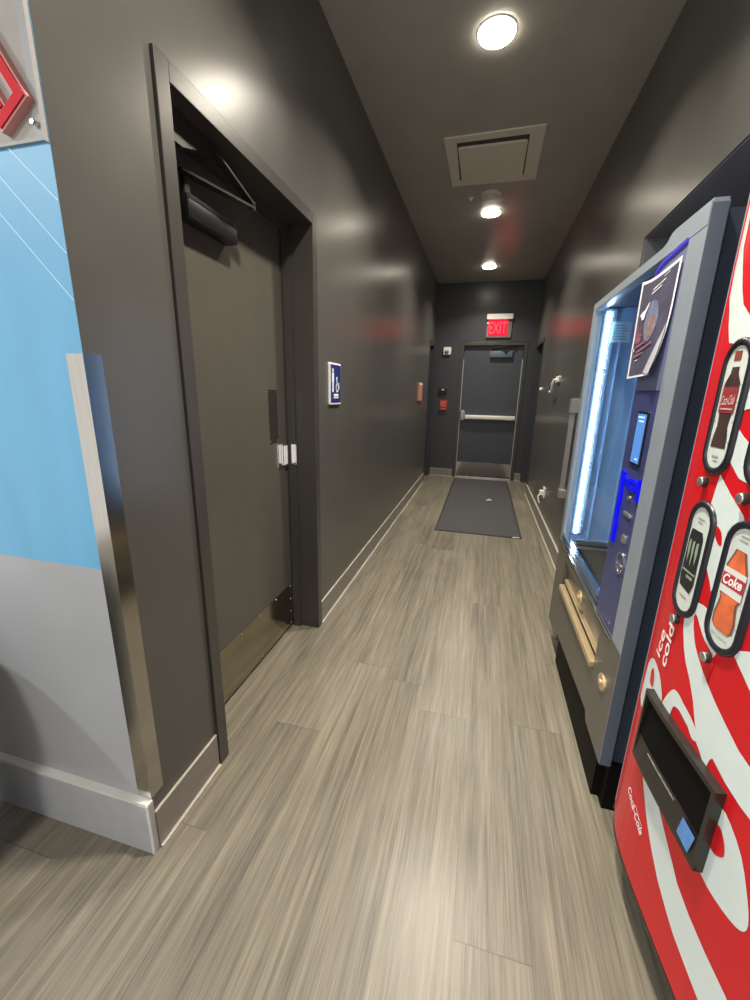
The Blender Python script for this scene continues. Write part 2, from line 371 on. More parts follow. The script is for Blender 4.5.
R0, R1, RH = 6.10, 6.99, 2.13    # recessed opening at the far right
AY, AH = 2.547, 2.15             # vending alcove
m = MB()
m.box(B, B+0.18, AY, R0, 0, H); m.box(B, B+0.18, R0, R1, RH, H); m.box(B, B+0.18, R1, YF, 0, H)
m.box(B, B+0.18, YB, AY, AH, H)
m.box(B+0.005, 1.45, AY-0.006, AY-0.0005, 0, AH, 1); m.box(B+0.18, 1.45, AY, AY+0.12, 0, H, 1); m.box(1.45, 1.60, YB, AY+0.12, 0, H, 1)
m.box(B+0.005, 1.45, YB, AY-0.006, AH-0.006, AH-0.0005, 1); m.box(B+0.18, 1.45, YB, AY, AH+0.0, AH+0.12, 1)
tag(m.build('wall_right', ['black_paint', 'alcove_paint'], base=(B, AY, 0)), 'dark hallway wall on the right with the vending machine alcove', 'wall', kind='structure')

# baseboards with a pale top edge and a line of caulk on the floor
def skirting(name, label, fn, runs, h, t, mats=('base_grey', 'base_edge'), te=0.004):
    q = MB()
    for u0, u1 in runs:
        q.prism(rect(u0, u1, 0, h-te), fn, 0.0, t, 0); q.prism(rect(u0, u1, h-te, h), fn, 0.0, t, 1)
        q.prism(rect(u0, u1, 0.0, 0.008), fn, t, t+0.010, 1)
    tag(q.build(name, list(mats)), label, 'baseboard', kind='structure')
skirting('baseboard_left', 'grey baseboard with pale edges along the left wall', on_left, [(YC+0.001, D0-J-0.004), (D1+J+0.004, C0)], 0.140, 0.008)
skirting('baseboard_right', 'grey baseboard with pale edges along the right wall', on_right, [(AY+0.02, R0)], 0.138, 0.016)
skirting('baseboard_end', 'low grey baseboard pieces beside the exit door', on_end, [(A+0.03, -0.445), (0.58, B-0.02)], 0.125, 0.014)
m = MB(); m.prism(rect(-3.4, A+0.004, 0, 0.178), on_front, 0.0, 0.022, 0); m.prism(rect(-3.4, A+0.004, 0.178, 0.188), on_front, 0.0, 0.020, 1)
m.prism(rect(A-0.002, A+0.0045, 0, 0.186), on_front, 0.018, 0.0225, 1)
tag(m.build('baseboard_entry', ['lobby_base', 'lobby_base_edge']), 'tall pale grey lobby baseboard under the blue and grey wall', 'baseboard', kind='structure')

# ------------------------------------------------------------------ near door on the left
XL = -1.012               # face of the door leaf
r = struct('door_1', 'dark grey recessed restroom door with steel kick plate and overhead closer', 'door', (XL, D0, 0))
m = MB()
P = 0.012                 # how far the frame stands out of the wall
for y0, y1 in ((D0-J, D0), (D1, D1+J)): m.box(A-0.20, A+P, y0, y1, 0, 2.134+J, bev=0.002)
m.box(A-0.20, A+P, D0, D1, 2.134, 2.134+J, bev=0.002)
m.box(-1.006, -0.962, D0-0.001, D0+0.016, 0, 2.134); m.box(-1.006, -0.962, D1-0.016, D1+0.001, 0, 2.134); m.box(-1.006, -0.962, D0, D1, 2.118, 2.135)
m.build('door_frame', 'frame_paint', r)
m = MB(); m.box(XL-0.045, XL, D0+0.003, D1-0.003, 0.012, 2.125, bev=0.002)
leaf = m.build('door_leaf', 'door_paint', r)
m = MB(); m.box(XL, XL+0.002, D0+0.02, D1-0.022, 0.022, 0.282)
kp = tag(m.build('kick_plate', 'kick', r), 'brushed steel kick plate')
spots = [(D0+0.035 + i*(D1-D0-0.072)/5, z) for i in range(6) for z in (0.034, 0.270)] + [(y, z) for z in (0.11, 0.19) for y in (D0+0.035, D1-0.037)]
for y, z in spots:
    m = MB(); m.lathe([(0.0055, 0), (0.0055, 0.0012), (0.003, 0.003), (0.0, 0.0034)], (XL+0.002, y, z), 'X', 10); m.build('screw', 'chrome', kp)
m = MB(); m.box(XL, XL+0.002, 1.815, 1.905, 1.12, 1.38)
pp = tag(m.build('push_plate', 'steel', r), 'steel push plate near the latch edge')
for y in (1.825, 1.895):
    for z in (1.13, 1.37): m = MB(); m.lathe([(0.005, 0), (0.004, 0.002), (0.0, 0.0028)], (XL+0.002, y, z), 'X', 10); m.build('screw', 'chrome', pp)
m = MB(); m.box(XL-0.001, XL+0.004, 1.885, 1.948, 0.985, 1.105, bev=0.001); m.box(-0.985, -0.955, 1.9925, 2.0005, 0.99, 1.10, bev=0.001)
m.box(XL+0.004, XL+0.016, 1.945, 1.990, 0.99, 1.10, bev=0.003)
tag(m.build('latch_guard', 'chrome', r), 'bright metal latch plate')
m = MB(); m.box(XL, -0.955, 1.27, 1.545, 1.905, 1.975, bev=0.008); m.box(-0.957, -0.953, 1.275, 1.54, 1.960, 1.972)
m.build('door_closer', 'black_plastic', r, smooth=40)
m = MB()
m.tube([(-0.975, 1.29, 1.97), (-0.975, 1.29, 2.03)], 0.014)
def barm(p, q, w, t):
    p = Vector(p); q = Vector(q); d = (q-p).normalized(); s = Vector((0, 0, 1)).cross(d).normalized()*w/2; u = Vector((0, 0, t/2))
    m.mesh([p-s-u, p+s-u, q+s-u, q-s-u, p-s+u, p+s+u, q+s+u, q-s+u], [(0,1,2,3),(4,5,6,7),(0,1,5,4),(1,2,6,5),(2,3,7,6),(3,0,4,7)])
barm((-0.965, 1.25, 2.025), (-0.90, 1.56, 2.030), 0.030, 0.008); barm((-0.90, 1.56, 2.040), (-0.90, 1.335, 2.106), 0.030, 0.008)
m.prism([(1.12, 2.134), (1.36, 2.134), (1.345, 2.10), (1.20, 2.05), (1.12, 2.05)], lambda u, v, d: (-0.905 - d, u, v), 0.0, 0.03); m.tube([(-0.90, 1.56, 2.022), (-0.90, 1.56, 2.050)], 0.014)
m.build('closer_arm', 'dark_plastic', r)

# ------------------------------------------------------------------ exit door at the end
EX0, EX1 = -0.390, 0.525
r = struct('door_2', 'charcoal exit door with silver push bar at the hallway end', 'door', (0.067, YF, 0))
m = MB()
for x0, x1 in ((EX0-J, EX0), (EX1, EX1+J)): m.box(x0, x1, YF-0.014, YF+0.095, 0, 2.134+J, bev=0.002)
m.box(EX0, EX1, YF-0.014, YF+0.095, 2.134, 2.134+J, bev=0.002)
m.build('door_frame', 'frame_paint', r)
m = MB(); m.box(EX0+0.003, EX1-0.003, YF+0.048, YF+0.092, 0.02, 2.13, bev=0.002); m.build('door_leaf', 'exit_paint', r)
for x in (EX0+0.001, EX1-0.011):
    m = MB(); m.box(x, x+0.010, YF+0.030, YF+0.047, 0.02, 1.93); tag(m.build('highlight_strip', 'alu', r), 'thin pale strip standing for a highlight at the door edge')  # pale strips stand in for highlights along the frame stop
m = MB(); m.box(EX0+0.012, EX1-0.012, YF+0.045, YF+0.048, 0.035, 0.258)
tag(m.build('kick_plate', 'steel', r), 'brushed steel kick plate')
m = MB(); m.box(EX0, EX1, YF-0.02, YF+0.05, 0.0, 0.014, bev=0.003); tag(m.build('threshold', 'alu', r), 'pale metal threshold')
m = MB(); m.box(-0.30, 0.495, YF-0.030, YF+0.047, 0.985, 1.052, bev=0.010); m.box(-0.22, 0.30, YF-0.042, YF-0.028, 0.996, 1.041, bev=0.005)
pb = tag(m.build('push_bar', 'white_plastic', r, smooth=40), 'silver push bar')
m = MB(); m.box(-0.385, -0.30, YF-0.020, YF+0.047, 0.96, 1.115, bev=0.012); m.lathe([(0.032, 0), (0.032, -0.02), (0.0, -0.024)], (-0.338, YF-0.020, 1.10), 'Y', 18)
m.build('latch_case', 'alu', pb, smooth=40)
m = MB(); m.box(0.02, 0.36, YF-0.012, YF+0.048, 1.955, 2.05, bev=0.006); m.build('door_closer', 'vend_side', r, smooth=40)
m = MB(); m.tube([(0.05, YF+0.01, 2.05), (0.05, YF+0.01, 2.10), (0.235, YF-0.07, 2.105), (0.40, YF+0.0, 2.12)], 0.010)
m.lathe([(0.016, 0), (0.016, 0.02), (0.0, 0.022)], (0.235, YF-0.07, 2.095), 'Z', 14)
m.build('closer_arm', 'dark_plastic', r)

# dark side doors facing each other at the far end
r = struct('door_3', 'dark narrow side door at the far end of the left wall', 'door', (A-0.1, C0, 0))
m = MB()
for y0, y1 in ((C0, C0+0.045), (C1-0.045, C1)): m.box(A-0.17, A+0.010, y0, y1, 0, CH)
m.box(A-0.17, A+0.010, C0+0.045, C1-0.045, CH-0.045, CH); m.build('door_frame', 'end_paint', r)
m = MB(); m.box(A-0.16, A-0.12, C0+0.047, C1-0.047, 0.01, CH-0.048, bev=0.002); m.build('door_leaf', 'end_paint', r)
r = struct('door_4', 'dark side door at the far end of the right wall', 'door', (B+0.1, R0, 0))
m = MB()
for y0, y1 in ((R0, R0+0.045), (R1-0.045, R1)): m.box(B-0.010, B+0.17, y0, y1, 0, RH)
m.box(B-0.010, B+0.17, R0+0.045, R1-0.045, RH-0.045, RH); m.build('door_frame', 'end_paint', r)
m = MB(); m.box(B+0.10, B+0.14, R0+0.047, R1-0.047, 0.01, RH-0.048, bev=0.002); m.build('door_leaf', 'end_paint', r)

# ------------------------------------------------------------------ stainless corner guard
m = MB()
m.mesh([], [])
gz0, gz1, gw, gt = 0.192, 1.446, 0.045, 0.0022
m.box(A, A+gt, YC-gt, YC+gw, gz0, gz1); m.box(A-gw, A, YC-gt, YC-0.0002, gz0, gz1)
tag(m.build('corner_guard', 'steel'), 'tall brushed stainless steel corner guard on the left wall corner', 'corner guard')

# ------------------------------------------------------------------ illuminated letters sign at the top left
def uv_bar(p0, p1, w):
    return strip(p0, p1, w)
r = thing('wall_sign', 'pale grey framed wall sign with raised red letters above the blue wall', 'sign', (-1.4, YC, 1.82))
m = MB(); m.prism(rect(-2.0, -0.886, 1.842, 2.70), on_front, 0.0005, 0.004); m.build('sign_panel', 'sign_panel', r)
m = MB(); m.prism(rect(-0.866, -0.8625, 1.834, 2.70), on_front, 0.0005, 0.010); m.prism(rect(-0.886, -0.866, 1.836, 2.70), on_front, 0.0005, 0.006)
m.prism(rect(-2.0, -0.886, 1.836, 1.842), on_front, 0.0005, 0.006)
tag(m.build('sign_frame', 'sign_edge', r), 'bright metal edge frame')
m = MB(); m.lathe([(0.0055, 0), (0.0055, -0.008), (0.004, -0.011), (0.0, -0.011)], (-0.878, YC-0.006, 1.862), 'Y', 16)
tag(m.build('standoff_bolt', 'chrome', r), 'small bright standoff bolt')
e1 = Vector((-0.535, 0.845)); e2 = Vector((-0.845, -0.535)); c0 = Vector((-0.874, 1.899))
def frame_loop(c, a, b): return [tuple(c), tuple(c + e1*a), tuple(c + e1*a + e2*b), tuple(c + e2*b)]
for cc in (c0, c0 + e2*0.054 + e1*0.012):
    m1 = MB(); m2 = MB()
    ln = 0.36; bw = 0.092
    m1.ring(frame_loop(cc, ln, bw), frame_loop(cc + (e1+e2)*0.026, ln-0.052, bw-0.052), on_front, 0.004, 0.020)
    m2.ring(frame_loop(cc + (e1+e2)*0.004, ln-0.008, bw-0.008), frame_loop(cc + (e1+e2)*0.022, ln-0.044, bw-0.044), on_front, 0.0202, 0.023)
    if cc != c0:
        m1 = MB(); m2 = MB()
        m1.prism(frame_loop(cc + e1*0.012, 0.30, 0.022), on_front, 0.004, 0.019); m2.prism(frame_loop(cc + (e1*4+e2)*0.004, 0.29, 0.014), on_front, 0.0192, 0.022)
    lt = tag(m1.build('raised_letter', 'sign_pink', r), 'raised letter with pale pink sides')
    tag(m2.build('letter_face', 'sign_red', lt), 'glossy red letter face')

# ------------------------------------------------------------------ restroom sign on the left wall
r = thing('restroom_sign', 'blue and white restroom pictogram sign on the black left wall', 'sign', (A, 2.33, 1.305))
SY0, SY1, SZ0, SZ1 = 2.232, 2.410, 1.305, 1.536
m = MB(); m.prism(rrect(SY0, SY1, SZ0, SZ1, 0.006, 3), on_left, 0.0, 0.011, bev=0.001); tag(m.build('backing', 'sign_white', r), 'white backing plate')
m = MB(); m.prism(rrect(SY0+0.008, SY1-0.006, SZ0+0.010, SZ1-0.010, 0.004, 3), on_left, 0.011, 0.0125); m.build('face', 'sign_blue', r)
m = MB(); f = lambda pts: m.prism(pts, on_left, 0.0125, 0.0135)
kx = lambda y: 2.232 + (y - 2.232)*0.178/0.193
fk = lambda pts: f([(kx(p[0]), p[1]) for p in pts])
fk(circle(2.275, 1.495, 0.011)); fk([(2.258, 1.482), (2.292, 1.482), (2.292, 1.43), (2.286, 1.43), (2.286, 1.375), (2.264, 1.375), (2.264, 1.43), (2.258, 1.43)])
fk(circle(2.345, 1.452, 0.009)); fk([(2.339, 1.444), (2.351, 1.444), (2.353, 1.425), (2.375, 1.423), (2.384, 1.393), (2.392, 1.396), (2.380, 1.432), (2.356, 1.414), (2.341, 1.412)])
m.ring([(kx(p[0]), p[1]) for p in circle(2.352, 1.399, 0.025, 24)], [(kx(p[0]), p[1]) for p in circle(2.352, 1.399, 0.017, 24)], on_left, 0.0125, 0.0135)
tag(m.build('pictogram', 'sign_white', r), 'white standing figure and wheelchair pictograms')
m = MB(); fk([(2.285, 1.340), (2.375, 1.340), (2.375, 1.346), (2.285, 1.346)]); fk([(2.290, 1.350), (2.370, 1.350), (2.370, 1.365), (2.290, 1.365)])
tag(m.build('caption', 'sign_white', r), 'small white caption line')

m = MB(); m.prism(rrect(5.50, 5.74, 1.285, 1.515, 0.006, 3), on_left, 0.0, 0.020, 0, bev=0.001); m.prism(rect(5.50, 5.74, 1.487, 1.515), on_left, 0.020, 0.0208, 1)
tag(m.build('door_sign', ['orange_sign', 'sign_white']), 'salmon orange plaque near the far end of the left wall', 'sign')

# ------------------------------------------------------------------ devices on the end wall
r = thing('exit_sign', 'red glowing EXIT sign above the end door', 'sign', (0.118, YF, 2.245))
m = MB(); m.prism(rrect(-0.075, 0.312, 2.505, 2.582, 0.012, 4), on_end, 0.0, 0.078, bev=0.004); tag(m.build('housing', 'white_plastic', r, smooth=40), 'white top housing')
m = MB(); m.prism(rrect(-0.070, 0.306, 2.245, 2.504, 0.010, 4), on_end, 0.012, 0.034, bev=0.002); m.build('case', 'exit_case', r)
m = MB(); m.prism(rrect(-0.045, 0.245, 2.272, 2.500, 0.006, 3), on_end, 0.034, 0.040); tag(m.build('face', 'exit_glow', r), 'lit red face')
vs, fs, asp = text_shape('EXIT', bold=0.02)
m = MB(); m.mesh([on_end(-0.030 + v[0]*0.260, 2.300 + v[1]*0.175, 0.0412) for v in vs], fs)
m.build('lettering', 'exit_letter', r)
m = MB(); m.lathe([(0.016, 0), (0.020, -0.012), (0.014, -0.03), (0.0, -0.034)], (-0.052, YF-0.034, 2.452), 'Y', 16); tag(m.build('test_lamp', 'white_plastic', r, smooth=40), 'small white lamp at the left edge')

r = thing('alarm_strobe', 'small white square alarm strobe left of the exit door', 'alarm', (-0.652, YF, 2.0))
m = MB(); m.prism(rrect(-0.712, -0.594, 1.995, 2.112, 0.010, 3), on_end, -0.0005, 0.042, bev=0.004); m.build('body', 'white_plastic', r, smooth=40)
m = MB(); m.prism(rrect(-0.690, -0.625, 2.020, 2.058, 0.008, 3), on_end, 0.042, 0.056, bev=0.004); tag(m.build('lens', 'exit_case', r, smooth=40), 'grey flash lens')
r = thing('card_reader', 'black card reader box above the red pull station', 'card reader', (-0.685, YF, 1.38))
m = MB(); m.prism(rrect(-0.748, -0.622, 1.378, 1.470, 0.010, 3), on_end, -0.0005, 0.034, bev=0.004); m.build('body', 'black_plastic', r, smooth=40)
m = MB(); m.prism(rrect(-0.708, -0.662, 1.440, 1.458, 0.008, 4), on_end, 0.034, 0.038); tag(m.build('badge', 'white_plastic', r), 'small pale oval badge')
r = thing('fire_pull_station', 'red fire alarm pull station below the black card reader', 'fire alarm', (-0.662, YF, 1.12))
m = MB(); m.prism(rrect(-0.722, -0.602, 1.118, 1.280, 0.008, 3), on_end, -0.0005, 0.040, bev=0.004); m.build('body', 'fire_red', r, smooth=40)
m = MB(); m.prism(rrect(-0.705, -0.619, 1.176, 1.196, 0.006, 3), on_end, 0.040, 0.054, bev=0.003); tag(m.build('handle', 'fire_pale', r, smooth=40), 'pale pull bar')
m = MB()
for z in (1.218, 1.236, 1.254): m.prism(rect(-0.700, -0.624, z, z+0.008), on_end, 0.040, 0.0412)
m.prism(rect(-0.702, -0.698, 1.138, 1.264), on_end, 0.0399, 0.0411); m.prism(rect(-0.695, -0.629, 1.138, 1.148), on_end, 0.040, 0.0412)
m.prism(rect(-0.700, -0.629, 1.210, 1.214), on_end, 0.040, 0.0412)
m.build('printed_panel', 'fire_pale', r)

# ------------------------------------------------------------------ ceiling fittings
def downlight(y, label):
    q = thing('ceiling_downlight', label, 'ceiling light', (-0.093, y, H), 'round recessed downlights in a row')
    n = MB(); n.lathe([(0.085, -0.001), (0.086, -0.006), (0.092, -0.004), (0.094, 0.0)], (-0.093, y, H), 'Z', 40)
    n.build('trim_ring', 'white_plastic', q, smooth=40)
    n = MB(); n.lathe([(0.0, -0.022), (0.04, -0.0215), (0.068, -0.019), (0.083, -0.014), (0.0845, -0.002)], (-0.093, y, H), 'Z', 40); n.build('lens', 'lamp', q)
    return q
LY = (2.493, 4.53, 6.245)
d = downlight(LY[0], 'round glowing downlight nearest the camera, biggest of the row')
copy_tree(d, (0, LY[1]-LY[0], 0), 'glowing downlight just beyond the smoke detector')
copy_tree(d, (0, LY[2]-LY[0], 0), 'smallest glowing downlight, farthest down the ceiling')
# one more, added out of view at the lobby end to light the near floor
copy_tree(d, (0.0, 1.10-LY[0], 0), 'added unseen downlight at the lobby end, lighting the near floor')

def on_ceil(u, v, d): return (u, v, H - d)
r = thing('ceiling_vent', 'square ivory ceiling vent with a raised centre panel', 'vent', (-0.09, 3.61, H))
vo = [(-0.416, 3.275), (0.232, 3.262), (0.240, 3.955), (-0.410, 3.945)]
vi = [(-0.336, 3.340), (0.140, 3.335), (0.145, 3.862), (-0.345, 3.862)]
m = MB(); m.ring(vo, vi, on_ceil, 0.0, 0.008); m.build('flange', 'vent_paint', r)
m = MB(); m.prism(vi, on_ceil, 0.0, 0.002); tag(m.build('throat', 'dark_plastic', r), 'dark slot around the panel')
m = MB(); m.prism(rrect(-0.330, 0.134, 3.395, 3.858, 0.02, 4), on_ceil, 0.003, 0.014, bev=0.004); m.build('centre_panel', 'vent_paint', r)
r = thing('smoke_detector', 'round pale smoke detector between the ceiling vent and the second downlight', 'smoke detector', (-0.095, 4.16, H))
m = MB(); m.lathe([(0.088, 0), (0.088, -0.010), (0.078, -0.020), (0.0, -0.022)], (-0.095, 4.16, H), 'Z', 32); m.build('base_ring', 'vent_paint', r, smooth=40)
m = MB(); m.lathe([(0.046, -0.021), (0.044, -0.034), (0.032, -0.042), (0.0, -0.043)], (-0.095, 4.16, H), 'Z', 28); m.build('sensor_cap', 'vent_paint', r, smooth=40)
r = thing('fire_sprinkler', 'tiny ceiling sprinkler left of the smoke detector', 'sprinkler', (-0.268, 4.20, H))
m = MB(); m.lathe([(0.026, 0.0005), (0.022, -0.005), (0.009, -0.008), (0.009, -0.022), (0.0, -0.022)], (-0.268, 4.20, H), 'Z', 20); m.build('escutcheon', 'vent_paint', r)
m = MB(); m.tube([(-0.276, 4.20, H-0.02), (-0.280, 4.20, H-0.042), (-0.268, 4.20, H-0.054), (-0.256, 4.20, H-0.042), (-0.260, 4.20, H-0.02)], 0.0025); m.lathe([(0.015, -0.054), (0.015, -0.057), (0.0, -0.057)], (-0.268, 4.20, H), 'Z', 18)
m.build('deflector', 'alu', r)

# ------------------------------------------------------------------ floor mat
r = thing('floor_mat', 'charcoal rectangular entrance mat lying before the exit door', 'mat', (0.04, 5.5, 0))
m = MB(); m.box(-0.372, 0.452, 4.068, 6.872, 0.0, 0.009, bev=0.002); m.build('carpet_top', 'mat_rubber', r)
m = MB(); m.ring(rect(-0.395, 0.475, 4.045, 6.895), rect(-0.372, 0.452, 4.068, 6.872), lambda u, v, d: (u, v, d), 0.0, 0.006); m.build('rubber_border', 'mat_edge', r)
m = MB(); m.prism([(0.385, 4.050), (0.452, 4.056), (0.452, 4.066), (0.385, 4.062)], lambda u, v, d: (u, v, d), 0.0061, 0.0072); tag(m.build('tag', 'white_plastic', r), 'small white tag at the corner')
m = MB(); m.mesh([(0.125, 5.46, 0.0095), (0.155, 5.53, 0.020), (0.185, 5.545, 0.013), (0.215, 5.50, 0.0095), (0.18, 5.44, 0.018), (0.165, 5.50, 0.024),
                  (0.125, 5.46, 0.0100), (0.155, 5.53, 0.021), (0.185, 5.545, 0.014), (0.215, 5.50, 0.0100), (0.18, 5.44, 0.019), (0.165, 5.50, 0.0255)],
                 [(0,1,5),(1,2,5),(2,3,5),(3,4,5),(4,0,5),(6,7,11),(7,8,11),(8,9,11),(9,10,11),(10,6,11),(0,1,7,6),(1,2,8,7),(2,3,9,8),(3,4,10,9),(4,0,6,10)])
tag(m.build('fallen_leaf', 'leaf_tan'), 'small pale crumpled scrap lying on the charcoal mat', 'scrap')

# ------------------------------------------------------------------ small fittings on the right wall
r = thing('wall_hook', 'small white wall hook on the right wall beyond the vending machine', 'hook', (B, 4.62, 1.5))
m = MB(); m.prism(rrect(4.47, 4.66, 1.515, 1.575, 0.01, 3), on_right, 0.0, 0.018, bev=0.003); m.build('back_plate', 'white_plastic', r)
m = MB(); m.tube([(B-0.018, 4.56, 1.54), (B-0.045, 4.56, 1.54), (B-0.055, 4.57, 1.50), (B-0.05, 4.60, 1.44), (B-0.045, 4.66, 1.415), (B-0.05, 4.72, 1.425)], 0.012, n=8); m.build('hook_arm', 'white_plastic', r, smooth=40)
m = MB(); m.lathe([(0.024, 0), (0.024, -0.010), (0.014, -0.028), (0.0, -0.032)], (B, 5.80, 1.465), 'X', 18)
tag(m.build('wall_button', 'white_plastic', smooth=40), 'tiny round white button on the right wall near the far end', 'button')
r = thing('power_outlet', 'white power outlet low on the right wall', 'outlet', (B, 4.55, 0.33))
m = MB(); m.prism(rrect(4.50, 4.62, 0.325, 0.435, 0.008, 3), on_right, 0.0, 0.008, bev=0.002); m.build('cover_plate', 'white_plastic', r)
m = MB(); m.box(B-0.045, B-0.008, 4.535, 4.585, 0.35, 0.40, bev=0.006); m.tube([(B-0.04, 4.545, 0.365), (B-0.06, 4.53, 0.34), (B-0.055, 4.52, 0.30), (B-0.04, 4.515, 0.27)], 0.007, n=8); m.build('plug', 'white_plastic', r)
r = thing('wall_rail', 'slim vertical grey metal rail on the right wall behind the glass machine', 'rail', (B, 3.5, 0.6))
m = MB(); m.prism(rect(3.505, 3.545, 0.60, 1.345), on_right, 0.012, 0.045, bev=0.003); m.build('rail', 'alu', r)
m = MB(); m.prism(rrect(3.475, 3.560, 1.255, 1.365, 0.006, 3), on_right, 0.0, 0.055, bev=0.003); m.build('top_bracket', 'alu', r)
m = MB(); m.prism(rrect(3.485, 3.560, 0.575, 0.645, 0.006, 3), on_right, 0.0, 0.052, bev=0.003); m.build('bottom_bracket', 'alu', r)

# ------------------------------------------------------------------ glass-front vending machine
VX = 0.474; VY0, VY1 = 1.253, 2.335
def vf(y, z, d): return (VX - d, y, z)
V = thing('vending_machine', 'glass fronted grey vending machine with white LED strip inside', 'vending machine', (0.9, 1.80, 0))
m = MB()   # open cabinet box behind the door
XB = 1.36
m.box(0.512, XB, VY0+0.018, VY0+0.045, 0.165, 1.815); m.box(0.512, XB, VY1-0.030, VY1-0.010, 0.165, 1.815)
m.box(0.512, XB, VY0+0.045, VY1-0.030, 1.790, 1.815); m.box(XB-0.03, XB, VY0+0.045, VY1-0.030, 0.165, 1.790); m.box(0.512, XB-0.03, VY0+0.045, VY1-0.030, 0.165, 0.21)
m.box(0.512, XB-0.03, 1.545, 1.560, 0.21, 1.79)
m.build('cabinet', 'vend_dark', V)
m = MB()   # liner walls seen through the glass
m.box(0.514, 1.30, VY1-0.034, VY1-0.0305, 0.60, 1.788); m.box(1.300, 1.306, 1.561, VY1-0.034, 0.60, 1.788); m.box(0.514, 1.30, 1.5605, 1.564, 0.60, 1.788)
for x in (0.60, 0.70, 0.82, 0.94): m.box(x, x+0.006, VY1-0.040, VY1-0.034, 0.62, 1.70)
m.build('liner', 'inner_wall', V)
m = MB(); m.box(0.66, 1.30, 1.565, VY1-0.035, 1.745, 1.787); tag(m.build('light_panel', 'inner_top', V), 'pale panel at the top inside')
m = MB(); m.box(0.514, 1.30, 1.565, VY1-0.035, 0.40, 0.44); m.box(0.514, 1.30, VY1-0.038, VY1-0.034, 0.44, 0.575); m.box(1.2, 1.25, 1.565, VY1-0.035, 0.44, 0.575)
tag(m.build('drop_bin', 'inner_dark', V), 'dark drop bin at the bottom inside')
m = MB(); m.box(0.536, 1.29, VY1-0.060, VY1-0.034, 0.606, 0.630, bev=0.002); m.box(0.536, 1.29, VY1-0.052, VY1-0.034, 0.578, 0.590, bev=0.002)
tag(m.build('side_rail', 'alu', V), 'pale metal rails across the inside wall')
m = MB(); m.box(0.515, 0.572, VY1-0.044, VY1-0.034, 0.655, 1.785, bev=0.003); m.build('led_housing', 'led_back', V)
m = MB(); m.tube([(0.534, VY1-0.054, 0.668), (0.534, VY1-0.054, 1.500)], 0.0085); m.tube([(0.534, VY1-0.054, 1.510), (0.534, VY1-0.054, 1.768)], 0.0085)
tag(m.build('led_strip', 'led', V), 'bright white vertical light strip')
m = MB(); m.box(0.556, 0.640, VY1-0.049, VY1-0.046, 1.632, 1.724, 0)
for i in range(6): m.box(0.564, 0.628 - 0.010*(i % 3), VY1-0.0505, VY1-0.049, 1.645 + i*0.012, 1.650 + i*0.012, 1)
tag(m.build('instruction_card', ['card_pale', 'card_line'], V), 'pale blue instruction card inside')
# door
top = [(VY0, 1.832), (1.452, 1.836), (1.475, 1.833), (1.500, 1.818), (1.53, 1.812), (VY1, 1.812)]
m = MB()
m.prism([(VY0, 1.775)] + top + [(VY1, 1.775)], vf, -0.034, 0.0, bev=0.003)
m.prism(rect(2.285, VY1, 0.605, 1.775), vf, -0.034, 0.0)
m.prism(rect(VY0, 1.345, 0.605, 1.775), vf, -0.034, 0.0)
m.box(VX, VX+0.036, VY0-0.0012, VY0, 0.19, 1.825)
dr = tag(m.build('door_frame', 'alu_cream', V), 'pale satin door frame')
m = MB(); m.box(VX+0.001, VX+0.0345, VY0-0.0028, VY0-0.0013, 0.185, 1.822); tag(m.build('door_edge', 'vend_side', V), 'steel blue door edge')
m = MB()
m.prism([(VY0, 0.185), (1.445, 0.185), (1.470, 0.215), (2.078, 0.165), (2.090, 0.120), (VY1, 0.120), (VY1, 0.395), (VY0, 0.395)], vf, -0.034, 0.0)
m.prism(rect(VY0, 1.468, 0.395, 0.605), vf, -0.034, 0.0); m.prism(rect(2.145, VY1, 0.395, 0.605), vf, -0.034, 0.0); m.prism(rect(1.468, 2.145, 0.558, 0.605), vf, -0.034, 0.0)
m.build('lower_door', 'vend_lower', V)
m = MB(); m.prism(rect(1.470, 2.142, 0.430, 0.557), lambda u, v, d: (VX + 0.006 + (0.557-v)*0.16 - d, u, v), -0.006, 0.0); fl = m.build('delivery_flap', 'vend_lower', V)
m = MB(); m.prism(rrect(1.468, 2.130, 0.402, 0.430, 0.006, 3), vf, -0.01, 0.014, bev=0.003); tag(m.build('flap_bar', 'vend_bar', fl), 'pale gold bar along the flap')
m = MB(); m.prism(rect(1.475, 2.11, 0.452, 0.466), vf, -0.025, -0.006); tag(m.build('flap_rail', 'vend_bar', fl), 'thin pale rail on the flap')
for (cy, cz) in ((1.775, 0.535), (1.352, 0.430)):
    m = MB(); m.prism([(cy + 0.035*math.cos(a), cz + 0.028*math.sin(a)) for a in [2*PI*i/24 for i in range(24)]], vf, 0.0, 0.006, bev=0.002); m.prism(circle(cy, cz, 0.010), vf, 0.005, 0.012)
    tag(m.build('lock', 'vend_bar', V, smooth=40), 'pale oval lock plate')
m = MB()
m.prism(rect(1.550, 2.300, 0.606, 0.616), vf, -0.02, 0.006, bev=0.002); m.prism(rect(1.550, 2.300, 0.632, 0.640), vf, -0.02, 0.004, bev=0.002); m.prism(rect(1.550, 2.285, 0.652, 0.662), vf, -0.02, 0.003, bev=0.002)
m.prism(rect(1.345, 1.552, 0.600, 0.606), vf, 0.0, 0.006)
tag(m.build('sill_trim', 'chrome', V), 'bright metal trims below the glass')
m = MB(); m.prism(rect(1.558, 2.284, 0.664, 1.775), vf, -0.018, -0.012); tag(m.build('glass_pane', 'glass', V), 'clear glass pane')
m = MB()
arch = [(1.345, 0.607), (1.552, 0.607), (1.552, 1.690)] + [(1.552 - 0.05*(1-math.cos(t)), 1.725 + 0.038*math.sin(t)) for t in [PI/2*i/6 for i in range(7)]] + [(1.345, 1.775)]
m.prism(arch, vf, -0.034, -0.003, 0)
cpn = m.build('control_panel', 'panel_blue', V)
